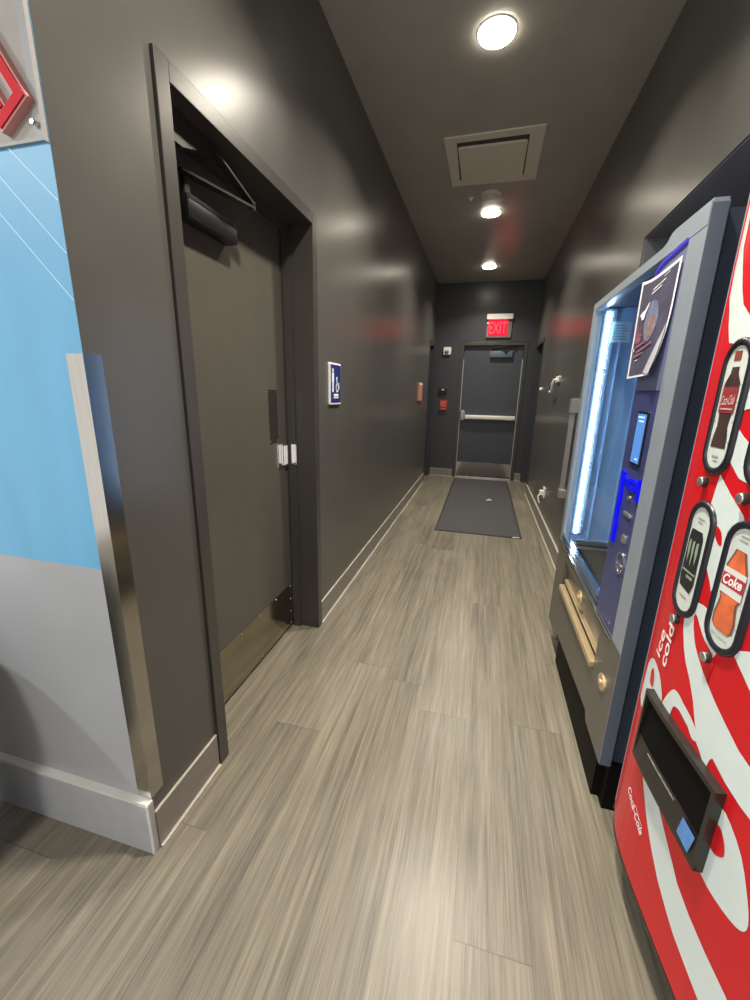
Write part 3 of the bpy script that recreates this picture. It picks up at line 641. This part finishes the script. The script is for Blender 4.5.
m = MB(); m.prism([(1.347, 1.40), (1.550, 1.40), (1.550, 1.690)] + arch[3:-1] + [(1.347, 1.773)], vf, -0.003, -0.0015); tag(m.build('panel_upper', 'panel_pale', cpn), 'pale lavender upper panel')
def rib(path, w):
    L_ = []; R_ = []
    for i, p in enumerate(path):
        a = Vector(path[max(i-1, 0)]); b = Vector(path[min(i+1, len(path)-1)]); d_ = (b-a).normalized(); n_ = Vector((-d_.y, d_.x))*w/2
        L_.append(tuple(Vector(p)+n_)); R_.append(tuple(Vector(p)-n_))
    return L_ + R_[::-1]
m = MB(); m.prism(rib([(1.548, 1.725), (1.535, 1.752), (1.500, 1.764), (1.42, 1.771), (1.350, 1.776)], 0.010), vf, -0.004, 0.003)
tag(m.build('panel_light', 'blue_led_dim', cpn), 'deep blue light along the panel top')
m = MB(); m.prism(rrect(1.393, 1.478, 1.172, 1.338, 0.004, 3), vf, -0.003, 0.002, 0)
m.prism(rect(1.400, 1.470, 1.180, 1.330), vf, 0.002, 0.0028, 1)
for z, w in ((1.318, 0.05), (1.306, 0.04), (1.190, 0.02)): m.prism(rect(1.412, 1.412+w, z, z+0.005), vf, 0.0028, 0.0036, 2)
tag(m.build('display', ['black_plastic', 'lcd', 'lcd_line'], cpn), 'lit blue display')
m = MB()
m.prism(rib([(1.506, 1.142), (1.514, 1.120), (1.507, 1.06), (1.513, 1.00), (1.506, 0.95), (1.510, 0.893)], 0.024), vf, -0.003, 0.004)
m.ring([(1.412 + 0.050*math.cos(a), 1.112 + 0.019*math.sin(a)) for a in [2*PI*i/28 for i in range(28)]], [(1.412 + 0.030*math.cos(a), 1.112 + 0.007*math.sin(a)) for a in [2*PI*i/28 for i in range(28)]], vf, -0.003, 0.004)
m.prism(rib([(1.362, 1.138), (1.360, 1.07)], 0.014), vf, -0.003, 0.004); m.prism(rib([(1.455, 1.114), (1.505, 1.125)], 0.012), vf, -0.003, 0.004)
tag(m.build('payment_light', 'blue_led', cpn), 'deep blue glowing bar and loop')
for pts in (rrect(1.385, 1.450, 1.008, 1.018, 0.003, 2), rrect(1.395, 1.425, 0.920, 0.945, 0.003, 2)):
    m = MB(); m.prism(pts, vf, -0.003, 0.0015); tag(m.build('coin_slot', 'alu', cpn), 'thin metal coin slot')
m = MB(); m.prism(circle(1.432, 1.065, 0.007), vf, -0.003, 0.001); tag(m.build('return_button', 'alu', cpn), 'tiny metal button')
m = MB(); m.ring(circle(1.402, 0.852, 0.036, 28), circle(1.402, 0.852, 0.031, 28), vf, -0.003, 0.001); m.prism(circle(1.398, 0.842, 0.008), vf, -0.003, 0.008)
tag(m.build('door_lock', 'chrome', cpn), 'round lock with a bright key point')
m = MB(); m.box(0.486, 1.34, VY0+0.05, 2.080, 0.0, 0.22); m.box(0.560, 1.32, 2.080, VY1-0.02, 0.0, 0.12); m.box(0.510, 0.56, VY0+0.004, VY0+0.05, 0.0, 0.19)
tag(m.build('plinth', 'kick_black', V), 'black base close to the floor')

# poster taped over the corner of the glass
PZ0, PZ1 = 1.440, 1.742
def poster_pt(u, v, d=0.0):
    """u 0..1 from the far edge to the near edge, v 0..1 upwards"""
    y = 1.632 - 0.008*(1-v) - u*(0.278 - 0.02*(1-v)); z = PZ0 + v*(PZ1-PZ0) + 0.004*u*(1-v) - 0.016*math.sin(PI*u)*v
    bow = 0.004 + 0.010*math.sin(PI*u) + 0.004*(1-u)**2
    cu = max(0.0, (u - 1.0) + (0.62 - v)*0.9)*max(0.0, u)
    bow += cu*cu*0.075
    return (VX - bow - d, y + cu*cu*0.02, z)
PO = thing('poster', 'dark printed paper poster with white border taped to the machine glass', 'poster', (VX-0.01, 1.50, PZ0))
m = MB(); NU, NV = 18, 18
vs = [poster_pt(i/NU, j/NV) for j in range(NV+1) for i in range(NU+1)] + [poster_pt(i/NU, j/NV, 0.0006) for j in range(NV+1) for i in range(NU+1)]
K = (NU+1)*(NV+1); fs = []
for j in range(NV):
    for i in range(NU):
        a = j*(NU+1)+i; fs += [(a, a+1, a+NU+2, a+NU+1), (K+a, K+a+1, K+a+NU+2, K+a+NU+1)]
m.mesh(vs, fs); m.build('paper', 'paper_white', PO, smooth=60)
def drape2(mb, pts, fn, d, mi=0, cut=0.07):
    """a flat outline cut along both axes and laid onto a curved surface"""
    t = bmesh.new(); t.faces.new([t.verts.new((p[0], p[1], 0)) for p in pts]); bmesh.ops.triangulate(t, faces=t.faces[:])
    for ax in (0, 1):
        lo = min(p[ax] for p in pts); hi = max(p[ax] for p in pts); k = math.floor(lo/cut)+1
        while k*cut < hi - 1e-5:
            co = [0, 0, 0]; co[ax] = k*cut; no = [0, 0, 0]; no[ax] = 1
            bmesh.ops.bisect_plane(t, geom=t.verts[:]+t.edges[:]+t.faces[:], plane_co=co, plane_no=no, dist=1e-6); k += 1
    mb._add(t, mi, lambda c: Vector(fn(c.x, c.y, d)))
m = MB()
drape2(m, rect(0.085, 0.970, 0.025, 0.970), poster_pt, 0.0012, 0)
drape2(m, [(0.42 + 0.17*math.cos(a) + 0.16, 0.56 + 0.20*math.sin(a)) for a in [2*PI*i/18 for i in range(18)]], poster_pt, 0.0018, 1)
drape2(m, [(0.60 + 0.13*math.cos(a), 0.50 + 0.11*math.sin(a)) for a in [2*PI*i/14 for i in range(14)]], poster_pt, 0.0022, 2)
drape2(m, [(0.24 + 0.14*math.cos(a), 0.42 + 0.06*math.sin(a)) for a in [2*PI*i/12 for i in range(12)]], poster_pt, 0.0018, 3)
for k, pth in enumerate(([(0.12, 0.44), (0.16, 0.52), (0.22, 0.54), (0.18, 0.46), (0.26, 0.44)], [(0.28, 0.43), (0.30, 0.52), (0.36, 0.52), (0.32, 0.45), (0.40, 0.44)], [(0.10, 0.30), (0.30, 0.33), (0.55, 0.36)], [(0.32, 0.27), (0.55, 0.30), (0.72, 0.33)], [(0.20, 0.22), (0.5, 0.25)])):
    for i in range(len(pth)-1): drape2(m, strip(pth[i], pth[i+1], 0.022), poster_pt, 0.0026 + k*0.0003, 3)
drape2(m, [(0.20, 0.655), (0.27, 0.63), (0.30, 0.60), (0.38, 0.60), (0.41, 0.66), (0.50, 0.76), (0.46, 0.75), (0.38, 0.67), (0.36, 0.69), (0.31, 0.69), (0.29, 0.65)], poster_pt, 0.0030, 4)
drape2(m, [(0.17 + 0.022*math.cos(a), 0.295 + 0.016*math.sin(a)) for a in [2*PI*i/10 for i in range(10)]], poster_pt, 0.0032, 4)
for p, q, w in (((0.52, 0.87), (0.78, 0.90), 0.010), ((0.50, 0.835), (0.72, 0.86), 0.010), ((0.74, 0.935), (0.84, 0.945), 0.006), ((0.28, 0.18), (0.40, 0.185), 0.008)): drape2(m, strip(p, q, w), poster_pt, 0.0030, 4)
drape2(m, [(0.66, 0.035), (0.985, 0.46), (0.995, 0.30), (0.985, 0.01), (0.80, 0.01)], poster_pt, 0.0036, 5)  # pale wedge: glare on the curled corner, painted as a flat patch
tag(m.build('print', ['poster_dark', 'poster_blue', 'poster_tan', 'poster_pink', 'paper_white', 'poster_glare'], PO), 'dark artwork with pink lettering and a white hand')

# ------------------------------------------------------------------ red drinks machine (stands slightly turned, bowed front)
TH = math.radians(6); CP0 = Vector((0.5003, 1.1396)); CW = 0.80; BOW = 0.047
CT = Vector((math.sin(TH), -math.cos(TH))); CN = Vector((-math.cos(TH), -math.sin(TH)))
def coff(s):
    q = min(1.0, abs(s - CW/2)/(CW/2)); return BOW*(1-q**5)
def cp(s, z, d=0.0):           # on the bowed front
    p = CP0 + CT*s + CN*(coff(s) + d); return (p.x, p.y, z)
def cflat(s, d, z):            # in the machine's own axes, d = outwards
    p = CP0 + CT*s + CN*d; return (p.x, p.y, z)
base = cflat(CW/2, -0.38, 0)
K_ = thing('vending_machine', 'red and white drinks vending machine with oval selection windows', 'vending machine', base)
SS = [0.0, 0.004, 0.010, 0.02, 0.035, 0.055, 0.08, 0.11, 0.15, 0.20, 0.26, 0.33, 0.40]; SS = SS + [CW - s for s in SS[-2::-1]]
ZB, ZT = 0.145, 1.862
def slab(mb, z0, z1, d0, d1, s0=0.0, s1=CW, mi=0):
    ss = [s for s in SS if s0 < s < s1]; ss = [s0] + ss + [s1]; n = len(ss)
    vs = [cp(s, z, d) for z in (z0, z1) for d in (d0, d1) for s in ss]
    fs = []
    for i in range(n-1):
        fs += [(i, i+1, n+i+1, n+i), (2*n+i, 2*n+i+1, 3*n+i+1, 3*n+i), (n+i, n+i+1, 3*n+i+1, 3*n+i), (i, i+1, 2*n+i+1, 2*n+i)]
    fs += [(0, n, 3*n, 2*n), (n-1, 2*n-1, 4*n-1, 3*n-1)]
    mb.mesh(vs, fs, mi)
m = MB(); m.prism([(0.012, -0.04), (CW-0.012, -0.04), (CW-0.012, -0.76), (0.012, -0.76)], lambda u, v, d: cflat(u, v, d), 0.12, 1.85); m.build('cabinet', 'coke_side', K_)
m = MB(); m.prism([(0.04, -0.06), (CW-0.04, -0.06), (CW-0.04, -0.72), (0.04, -0.72)], lambda u, v, d: cflat(u, v, d), 0.0, 0.12); tag(m.build('plinth', 'black_plastic', K_), 'black recessed base')
m = MB()
slab(m, ZB, ZT, -0.045, -0.004, -0.008, CW); slab(m, ZB-0.010, ZB, -0.045, 0.001, -0.008, CW)
tag(m.build('door_edge', 'dark_plastic', K_), 'dark door edge and bottom trim')
m = MB(); slab(m, ZB, ZT, -0.040, -0.010, -0.027, -0.0085); tag(m.build('edge_trim', 'coke_trim', K_), 'grey blue edge strip of the door')
fp = MB()
slab(fp, ZB+0.004, ZT-0.004, -0.004, 0.0, -0.006, CW-0.003, 0)
def decal(pts, mi, d): drape2(fp, pts, cp, d, mi, 0.04)
def smooth_poly(pts, n=3):
    """closed outline rounded by Catmull-Rom"""
    out = []; k = len(pts)
    for i in range(k):
        p0, p1, p2, p3 = (Vector(pts[(i+j-1) % k]) for j in range(4))
        for t in [q/n for q in range(n)]:
            out.append(tuple(0.5*((2*p1) + (p2-p0)*t + (2*p0-5*p1+4*p2-p3)*t*t + (3*p1-p0-3*p2+p3)*t**3)))
    return out
W1, E1, RD = 1, 2, 0
# upper white swash
decal([(0.034, 1.850), (0.012, 1.75), (0.004, 1.70), (0.010, 1.64), (0.028, 1.59), (0.055, 1.559), (0.071, 1.528), (0.095, 1.49), (0.16, 1.48), (0.30, 1.44), (0.5, 1.40), (0.5, 1.44), (0.30, 1.49), (0.160, 1.525), (0.118, 1.559), (0.099, 1.591), (0.080, 1.63), (0.055, 1.675), (0.050, 1.741), (0.08, 1.80), (0.12, 1.850)], W1, 0.0008)
decal([(0.16, 1.850), (0.20, 1.78), (0.30, 1.70), (0.50, 1.64), (0.79, 1.60), (0.79, 1.72), (0.55, 1.74), (0.36, 1.80), (0.30, 1.850)], W1, 0.0008)
# white between the windows
decal([(0.150, 1.43), (0.1985, 1.374), (0.199, 1.359), (0.28, 1.375), (0.30, 1.45), (0.20, 1.44)], W1, 0.0009)
decal([(0.190, 1.331), (0.220, 1.310), (0.30, 1.27), (0.30, 1.22), (0.232, 1.234), (0.195, 1.262), (0.185, 1.29)], W1, 0.0009)
decal([(0.178, 1.231), (0.2225, 1.200), (0.268, 1.171), (0.30, 1.12), (0.235, 1.0), (0.2245, 1.017), (0.201, 1.045), (0.180, 1.10), (0.170, 1.165)], W1, 0.0009)
decal(smooth_poly([(0.199, 1.126), (0.207, 1.131), (0.224, 1.122), (0.232, 1.10), (0.224, 1.097), (0.208, 1.110)]), RD, 0.0015)
# flowing ribbon under the windows
decal([(0.205, 0.925), (0.209, 0.934), (0.216, 0.931), (0.228, 0.919), (0.241, 0.907), (0.256, 0.897), (0.283, 0.886), (0.293, 0.868), (0.287, 0.826), (0.266, 0.840), (0.248, 0.855), (0.232, 0.870), (0.222, 0.885), (0.212, 0.905)], RD, 0.0014)
decal([(0.204, 0.959), (0.191, 0.935), (0.174, 0.905), (0.178, 0.885), (0.186, 0.867), (0.198, 0.842), (0.213, 0.819), (0.239, 0.793), (0.263, 0.762), (0.291, 0.712), (0.300, 0.690), (0.318, 0.680), (0.340, 0.660),
       (0.345, 0.690), (0.316, 0.717), (0.350, 0.700), (0.392, 0.687), (0.435, 0.682), (0.50, 0.685), (0.60, 0.71), (0.79, 0.80), (0.79, 0.90), (0.60, 0.81), (0.50, 0.776), (0.426, 0.764), (0.398, 0.769), (0.357, 0.787), (0.322, 0.804), (0.286, 0.825), (0.266, 0.840),
       (0.248, 0.855), (0.232, 0.870), (0.222, 0.885), (0.212, 0.905), (0.207, 0.925), (0.210, 0.934), (0.218, 0.931), (0.228, 0.918), (0.241, 0.906), (0.256, 0.896), (0.275, 0.888), (0.289, 0.886), (0.30, 0.93), (0.26, 0.96), (0.226, 0.963)], W1, 0.0010)
decal(smooth_poly([(0.170, 0.660), (0.174, 0.690), (0.191, 0.726), (0.204, 0.737), (0.220, 0.738), (0.239, 0.732), (0.269, 0.724), (0.292, 0.712), (0.300, 0.690), (0.286, 0.686), (0.270, 0.697), (0.251, 0.702), (0.237, 0.706), (0.225, 0.706), (0.211, 0.699), (0.207, 0.680), (0.200, 0.640)], 2), W1, 0.0012)
decal(smooth_poly([(0.030, 0.58), (0.034, 0.650), (0.041, 0.693), (0.066, 0.725), (0.096, 0.733), (0.128, 0.722), (0.150, 0.700), (0.165, 0.670), (0.150, 0.62), (0.090, 0.58)], 2), W1, 0.0008)
decal(smooth_poly([(0.081, 0.695), (0.090, 0.712), (0.104, 0.700), (0.110, 0.672), (0.090, 0.668)], 2), RD, 0.0014)
# lower ribbon and the big white tongue
decal([(0.10, 0.56), (0.120, 0.510), (0.139, 0.480), (0.154, 0.453), (0.170, 0.428), (0.189, 0.404), (0.208, 0.378), (0.229, 0.354), (0.258, 0.326), (0.300, 0.292), (0.348, 0.268), (0.378, 0.256), (0.419, 0.249), (0.473, 0.242), (0.60, 0.24), (0.79, 0.26), (0.79, 0.38), (0.60, 0.352),
       (0.521, 0.346), (0.452, 0.347), (0.402, 0.353), (0.353, 0.367), (0.328, 0.386), (0.289, 0.413), (0.256, 0.437), (0.221, 0.466), (0.195, 0.52)], W1, 0.0008)
decal(smooth_poly([(0.375, 0.50), (0.388, 0.472), (0.419, 0.464), (0.461, 0.471), (0.492, 0.483), (0.507, 0.498), (0.510, 0.517), (0.502, 0.542), (0.487, 0.570), (0.463, 0.606), (0.426, 0.632), (0.395, 0.637), (0.370, 0.60)], 2), W1, 0.0008)
decal(smooth_poly([(0.398, 0.545), (0.412, 0.541), (0.424, 0.549), (0.433, 0.562), (0.431, 0.576), (0.422, 0.592), (0.405, 0.602), (0.392, 0.58)], 2), RD, 0.0015)
decal([(0.325, 0.925), (0.341, 0.913), (0.384, 0.885), (0.55, 0.87), (0.79, 0.96), (0.79, 1.15), (0.55, 1.00), (0.40, 0.97)], W1, 0.0008)
fp.build('front_panel', ['red_face', 'white_face', 'white_edge'], K_)

def text_on(mb, body, origin, udir, vdir, width, height, d, mi=0, bold=0.0, shear=0.0):
    vs, fs, asp = text_shape(body, bold, shear)
    o_, uu, vv = Vector(origin), Vector(udir), Vector(vdir)
    q = [o_ + uu*(v[0]*width) + vv*(v[1]*height) for v in vs]
    mb.mesh([cp(p.x, p.y, d) for p in q], fs, mi)
m = MB()
ud = Vector((0.12, 0.99)).normalized()
text_on(m, 'ice', (0.114, 0.755), (0.04, 1.0), (-0.98, 0.14), 0.074, 0.029, 0.0022, bold=0.016)
text_on(m, 'cold', (0.150, 0.752), (-0.01, 1.0), (-0.98, 0.10), 0.110, 0.029, 0.0022, bold=0.018)
tag(m.build('ice_cold_lettering', 'text_white', K_), 'white rounded ice cold lettering')
m = MB()
text_on(m, 'Coca-Cola', (0.106, 0.334), (0.95, -0.30), (0.30, 0.95), 0.108, 0.028, 0.0020, bold=0.028, shear=0.35)
def ribbon_on(mb, pth, w, d):
    for i in range(len(pth)-1): mb.poly([cp(p[0], p[1], d) for p in strip(pth[i], pth[i+1], w)])
ribbon_on(m, [(0.156, 0.338), (0.164, 0.346), (0.186, 0.338), (0.206, 0.332)], 0.0026, 0.0024)
tag(m.build('script_lettering', 'text_white', K_), 'small white cola script at the lower edge')

# selection windows: black oval rims, pale cards with a printed drink
def stadium(sc, zc, w, h, n=10):
    r_ = w/2; p = []
    for c_, a0 in ((zc + h/2 - r_, 0), (zc - h/2 + r_, 180)):
        for i in range(n+1):
            a = math.radians(a0 + 180*i/n); p.append((sc + r_*math.cos(a), c_ + r_*math.sin(a)))
    return p
def sel_window(sc, zc, label):
    w, h = 0.098, 0.268
    q = MB(); loops = []
    for (ww, hh, d) in ((w+0.003, h+0.003, -0.001), (w, h, 0.005), (w-0.008, h-0.008, 0.008), (w-0.023, h-0.023, 0.007), (w-0.029, h-0.029, 0.003)):
        loops.append([cp(p[0], p[1], d) for p in stadium(sc, zc, ww, hh)])
    n = len(loops[0]); vs = [p for l in loops for p in l]; fs = []
    for k in range(len(loops)-1):
        for i in range(n):
            j = (i+1) % n; fs.append((k*n+i, k*n+j, (k+1)*n+j, (k+1)*n+i))
    q.mesh(vs, fs); o = tag(q.build('selection_window', 'rim_black', K_, smooth=50), label)
    return o
def card(parent, sc, zc, draw, mats):
    q = MB(); drape2(q, stadium(sc, zc, 0.074, 0.244), cp, 0.0035, 0, 0.04)
    draw(q); q.build('drink_card', mats, parent)
def sym(prof, sc): return [(sc - r_, z) for r_, z in prof] + [(sc + r_, z) for r_, z in prof[::-1]]
def dec(q, pts, mi, d): drape2(q, pts, cp, d, mi, 0.04)
def draw_bottle(q, sc=0.151):
    dec(q, rect(sc-0.013, sc+0.010, 1.452, 1.470), 5, 0.0042)
    dec(q, sym([(0.012, 1.440), (0.013, 1.428), (0.025, 1.410), (0.026, 1.36), (0.020, 1.345), (0.018, 1.325), (0.024, 1.305), (0.026, 1.282)], sc), 1, 0.0042)
    dec(q, sym([(0.026, 1.402), (0.026, 1.352)], sc), 2, 0.0048)
    text_on(q, 'Coca-Cola', (sc-0.023, 1.366), (0.98, 0.06), (0.06, 0.98), 0.046, 0.020, 0.0054, 3, bold=0.02, shear=0.3)
    dec(q, rect(sc-0.020, sc+0.022, 1.358, 1.361), 3, 0.0054)
    dec(q, rect(sc-0.012, sc+0.010, 1.262, 1.266), 4, 0.0042); dec(q, rect(sc-0.006, sc+0.012, 1.254, 1.257), 4, 0.0042)
    for z in (1.405, 1.372, 1.335, 1.295):
        dec(q, rect(sc-0.039, sc-0.027, z, z+0.0014), 4, 0.0042); dec(q, rect(sc+0.027, sc+0.039, z, z+0.0014), 4, 0.0042)
def draw_can(q, sc=0.155):
    dec(q, [(sc-0.024, 1.102), (sc+0.018, 1.103), (sc+0.025, 1.088), (sc+0.028, 0.985), (sc+0.020, 0.962), (sc-0.026, 0.968), (sc-0.030, 0.985), (sc-0.028, 1.084)], 1, 0.0042)
    for k in range(3):
        x = sc - 0.018 + k*0.015; b_ = 1.018 - (0.0 if k == 1 else -0.008)
        dec(q, [(x-0.004, 1.076), (x+0.004, 1.079), (x+0.005, 1.052), (x+0.003, 1.035), (x+0.002, b_), (x-0.002, b_+0.012), (x-0.001, 1.040), (x-0.005, 1.056)], 2, 0.0048)
    dec(q, rect(sc-0.026, sc+0.026, 1.004, 1.009), 2, 0.0048); dec(q, rect(sc-0.006, sc+0.020, 0.992, 0.999), 2, 0.0048)
    dec(q, rect(sc-0.016, sc+0.014, 0.945, 0.949), 3, 0.0042); dec(q, rect(sc-0.012, sc+0.016, 1.128, 1.131), 3, 0.0042); dec(q, rect(sc-0.008, sc+0.012, 1.120, 1.123), 3, 0.0042)
def draw_diet(q, sc=0.291):
    pr = [(0.012, 1.109), (0.015, 1.100), (0.026, 1.074), (0.028, 1.055), (0.027, 1.020), (0.022, 1.008), (0.023, 0.995), (0.028, 0.972), (0.027, 0.952), (0.018, 0.944)]
    dec(q, sym([(r_+0.002, z) for r_, z in pr], sc), 5, 0.0042); dec(q, sym([(r_-0.003, z-0.001) for r_, z in pr], sc), 1, 0.0047)
    dec(q, sym([(0.029, 1.070), (0.029, 1.018)], sc), 2, 0.0052); dec(q, sym([(0.029, 1.059), (0.029, 1.033)], sc), 3, 0.0056)
    text_on(q, 'Coke', (sc-0.025, 1.036), (0.99, 0.06), (0.0, 1.0), 0.050, 0.021, 0.0062, 4, bold=0.03, shear=0.2)
    text_on(q, 'No Calories', (sc-0.022, 0.927), (0.99, 0.0), (0.0, 1.0), 0.044, 0.008, 0.0044, 6)
    dec(q, rect(sc-0.010, sc+0.012, 1.134, 1.137), 6, 0.0042); dec(q, rect(sc-0.012, sc+0.010, 1.126, 1.129), 6, 0.0042)
    for z in (1.075, 1.045, 1.005, 0.965):
        dec(q, rect(sc-0.039, sc-0.030, z, z+0.0014), 6, 0.0042); dec(q, rect(sc+0.030, sc+0.039, z, z+0.0014), 6, 0.0042)
MB_ = ['window_card', 'cola', 'cola_label', 'cola_pink', 'text_grey', 'cap_brown']
MC_ = ['window_card', 'can_black', 'can_claw', 'text_grey']
MD_ = ['window_card', 'amber', 'label_white', 'label_red', 'text_white', 'bottle_edge', 'text_grey']
w_ = sel_window(0.151, 1.360, 'oval window with a cola bottle'); card(w_, 0.151, 1.360, draw_bottle, MB_)
w_ = sel_window(0.157, 1.035, 'oval window with a black can'); card(w_, 0.157, 1.035, draw_can, MC_)
w_ = sel_window(0.293, 1.032, 'oval window with a Coke bottle'); card(w_, 0.293, 1.032, draw_diet, MD_)
w_ = sel_window(0.290, 1.356, 'oval window cut off by the picture edge'); card(w_, 0.290, 1.356, lambda q: None, ['window_card'])
for s, z in ((0.128, 1.207), (0.144, 0.886), (0.271, 0.874), (0.259, 1.202)):
    ax = Vector((CN.x, CN.y, 0)); tx = Vector((CT.x, CT.y, 0)); c_ = Vector(cp(s+0.004, z)); n = 20
    def turned(prof):
        q = MB(); vs = []
        for r_, h_ in prof:
            for i in range(n): a = 2*PI*i/n; vs.append(c_ + ax*h_ + tx*(r_*math.cos(a)) + Vector((0, 0, r_*math.sin(a))))
        q.mesh(vs, [(k*n+i, k*n+(i+1) % n, (k+1)*n+(i+1) % n, (k+1)*n+i) for k in range(len(prof)-1) for i in range(n)]); return q
    o = tag(turned([(0.0112, -0.002), (0.0112, 0.0105), (0.0106, 0.0112), (0.0, 0.0112)]).build('selection_button', 'dark_plastic', K_, smooth=50), 'round selection button')
    tag(turned([(0.0100, 0.0108), (0.0100, 0.0125), (0.0090, 0.0135), (0.0, 0.0138)]).build('button_cap', 'alu', o, smooth=50), 'pale metal button cap')
# delivery chute: a black box standing out of the front
m = MB()
def chf(s, z, d): return cp(s, z, d)
def curved_block(mb, s0, s1, z0, z1, d0, d1, mi=0, k=8, top=None):
    """block following the bowed front; top = (depth at z1) for a sloped face"""
    vs = []; fs = []; n = k+1
    d1t = d1 if top is None else top
    for z, dd in ((z0, d1), (z1, d1t)):
        for d in (d0, dd): vs += [cp(s0 + (s1-s0)*i/k, z, d) for i in range(n)]
    for i in range(k): fs += [(i, i+1, n+i+1, n+i), (2*n+i, 2*n+i+1, 3*n+i+1, 3*n+i), (n+i, n+i+1, 3*n+i+1, 3*n+i), (i, i+1, 2*n+i+1, 2*n+i)]
    fs += [(0, n, 3*n, 2*n), (n-1, 2*n-1, 4*n-1, 3*n-1)]
    mb.mesh(vs, fs, mi)
curved_block(m, 0.120, 0.402, 0.660, 0.672, 0.0, 0.019); curved_block(m, 0.120, 0.402, 0.474, 0.484, 0.0, 0.019)
curved_block(m, 0.392, 0.402, 0.484, 0.660, 0.0, 0.019); curved_block(m, 0.120, 0.128, 0.484, 0.660, 0.0, 0.019)
ch = tag(m.build('delivery_chute', 'dark_plastic', K_), 'black delivery chute')
m = MB(); curved_block(m, 0.128, 0.392, 0.548, 0.660, 0.001, 0.016, top=0.008); m.build('chute_flap', 'kick_black', ch)
m = MB(); curved_block(m, 0.128, 0.392, 0.484, 0.547, 0.001, 0.019, top=0.014); sl = m.build('chute_sill', 'dark_plastic', ch)
m = MB(); curved_block(m, 0.185, 0.305, 0.534, 0.537, 0.015, 0.0165); tag(m.build('sill_groove', 'alu', sl), 'thin bright groove')
m = MB(); m.poly([cp(0.345, 0.540, 0.0190), cp(0.386, 0.538, 0.0190), cp(0.380, 0.490, 0.0205), cp(0.340, 0.494, 0.0205)]); tag(m.build('sticker', 'sticker_blue', sl), 'small blue sticker')

# ------------------------------------------------------------------ unseen bin, added out of view to cast the shadow on the grey wall
r = thing('shadow_bin', 'added unseen black bin with domed lid, casting the shadow on the grey wall', 'bin', (-1.47, 0.47, 0))
m = MB(); m.lathe([(0.17, 0), (0.185, 0.02), (0.205, 0.56), (0.0, 0.56)], (-1.47, 0.47, 0), 'Z', 36); m.build('body', 'bin_black', r, smooth=40)
m = MB(); m.lathe([(0.212, 0.55), (0.214, 0.59), (0.19, 0.68), (0.12, 0.75), (0.0, 0.77)], (-1.47, 0.47, 0), 'Z', 36); m.build('lid', 'bin_black', r, smooth=40)

# ------------------------------------------------------------------ light
w = bpy.data.worlds.new('lobby_ambient'); S.world = w; w.use_nodes = True
bg = w.node_tree.nodes['Background']; bg.inputs['Color'].default_value = (0.95, 0.93, 0.90, 1); bg.inputs['Strength'].default_value = 1.05
def area(name, loc, rot, size, power, col):
    l = bpy.data.lights.new(name, 'AREA'); l.shape = 'DISK'; l.size = size; l.energy = power; l.color = col
    o = bpy.data.objects.new(name, l); COL.objects.link(o); o.location = loc; o.rotation_euler = rot; return o
for y, pw in zip(LY + (1.10,), (30, 25, 21, 36)):  # the last one lights the added downlight out of view
    o = area('downlight_lamp', (-0.093, y, H-0.026), (0, 0, 0), 0.16, pw, (1.0, 0.91, 0.77)); o.data.spread = math.radians(127)
area('lobby_ceiling_lamp', (-1.2, -1.7, H-0.02), (0, 0, 0), 0.5, 62, (1.0, 0.95, 0.88))
area('lobby_ceiling_lamp', (-3.1, -0.9, H-0.02), (0, 0, 0), 0.22, 62, (0.95, 0.97, 1.0))

# ------------------------------------------------------------------ camera
cd = bpy.data.cameras.new('camera'); cam = bpy.data.objects.new('camera', cd); COL.objects.link(cam)
right = Vector((0.967, 0.255, 0.021)); fwd = Vector((-0.241, 0.936, -0.256)).normalized()
right = (right - fwd*right.dot(fwd)).normalized(); up = right.cross(fwd)
cam.matrix_world = Matrix(((right.x, up.x, -fwd.x, 0.0), (right.y, up.y, -fwd.y, 0.0), (right.z, up.z, -fwd.z, 1.3764), (0, 0, 0, 1)))
cd.sensor_fit = 'HORIZONTAL'; cd.sensor_width = 36.0; cd.lens = 405.09/750*36.0; cd.clip_start = 0.02
S.camera = cam
S.view_settings.view_transform = 'Standard'; S.view_settings.look = 'None'; S.view_settings.gamma = 1.0; S.view_settings.use_curve_mapping = False
S.view_settings.exposure = 0.14
S.cycles.use_denoising = True
S.cycles.max_bounces = 8; S.cycles.transparent_max_bounces = 8
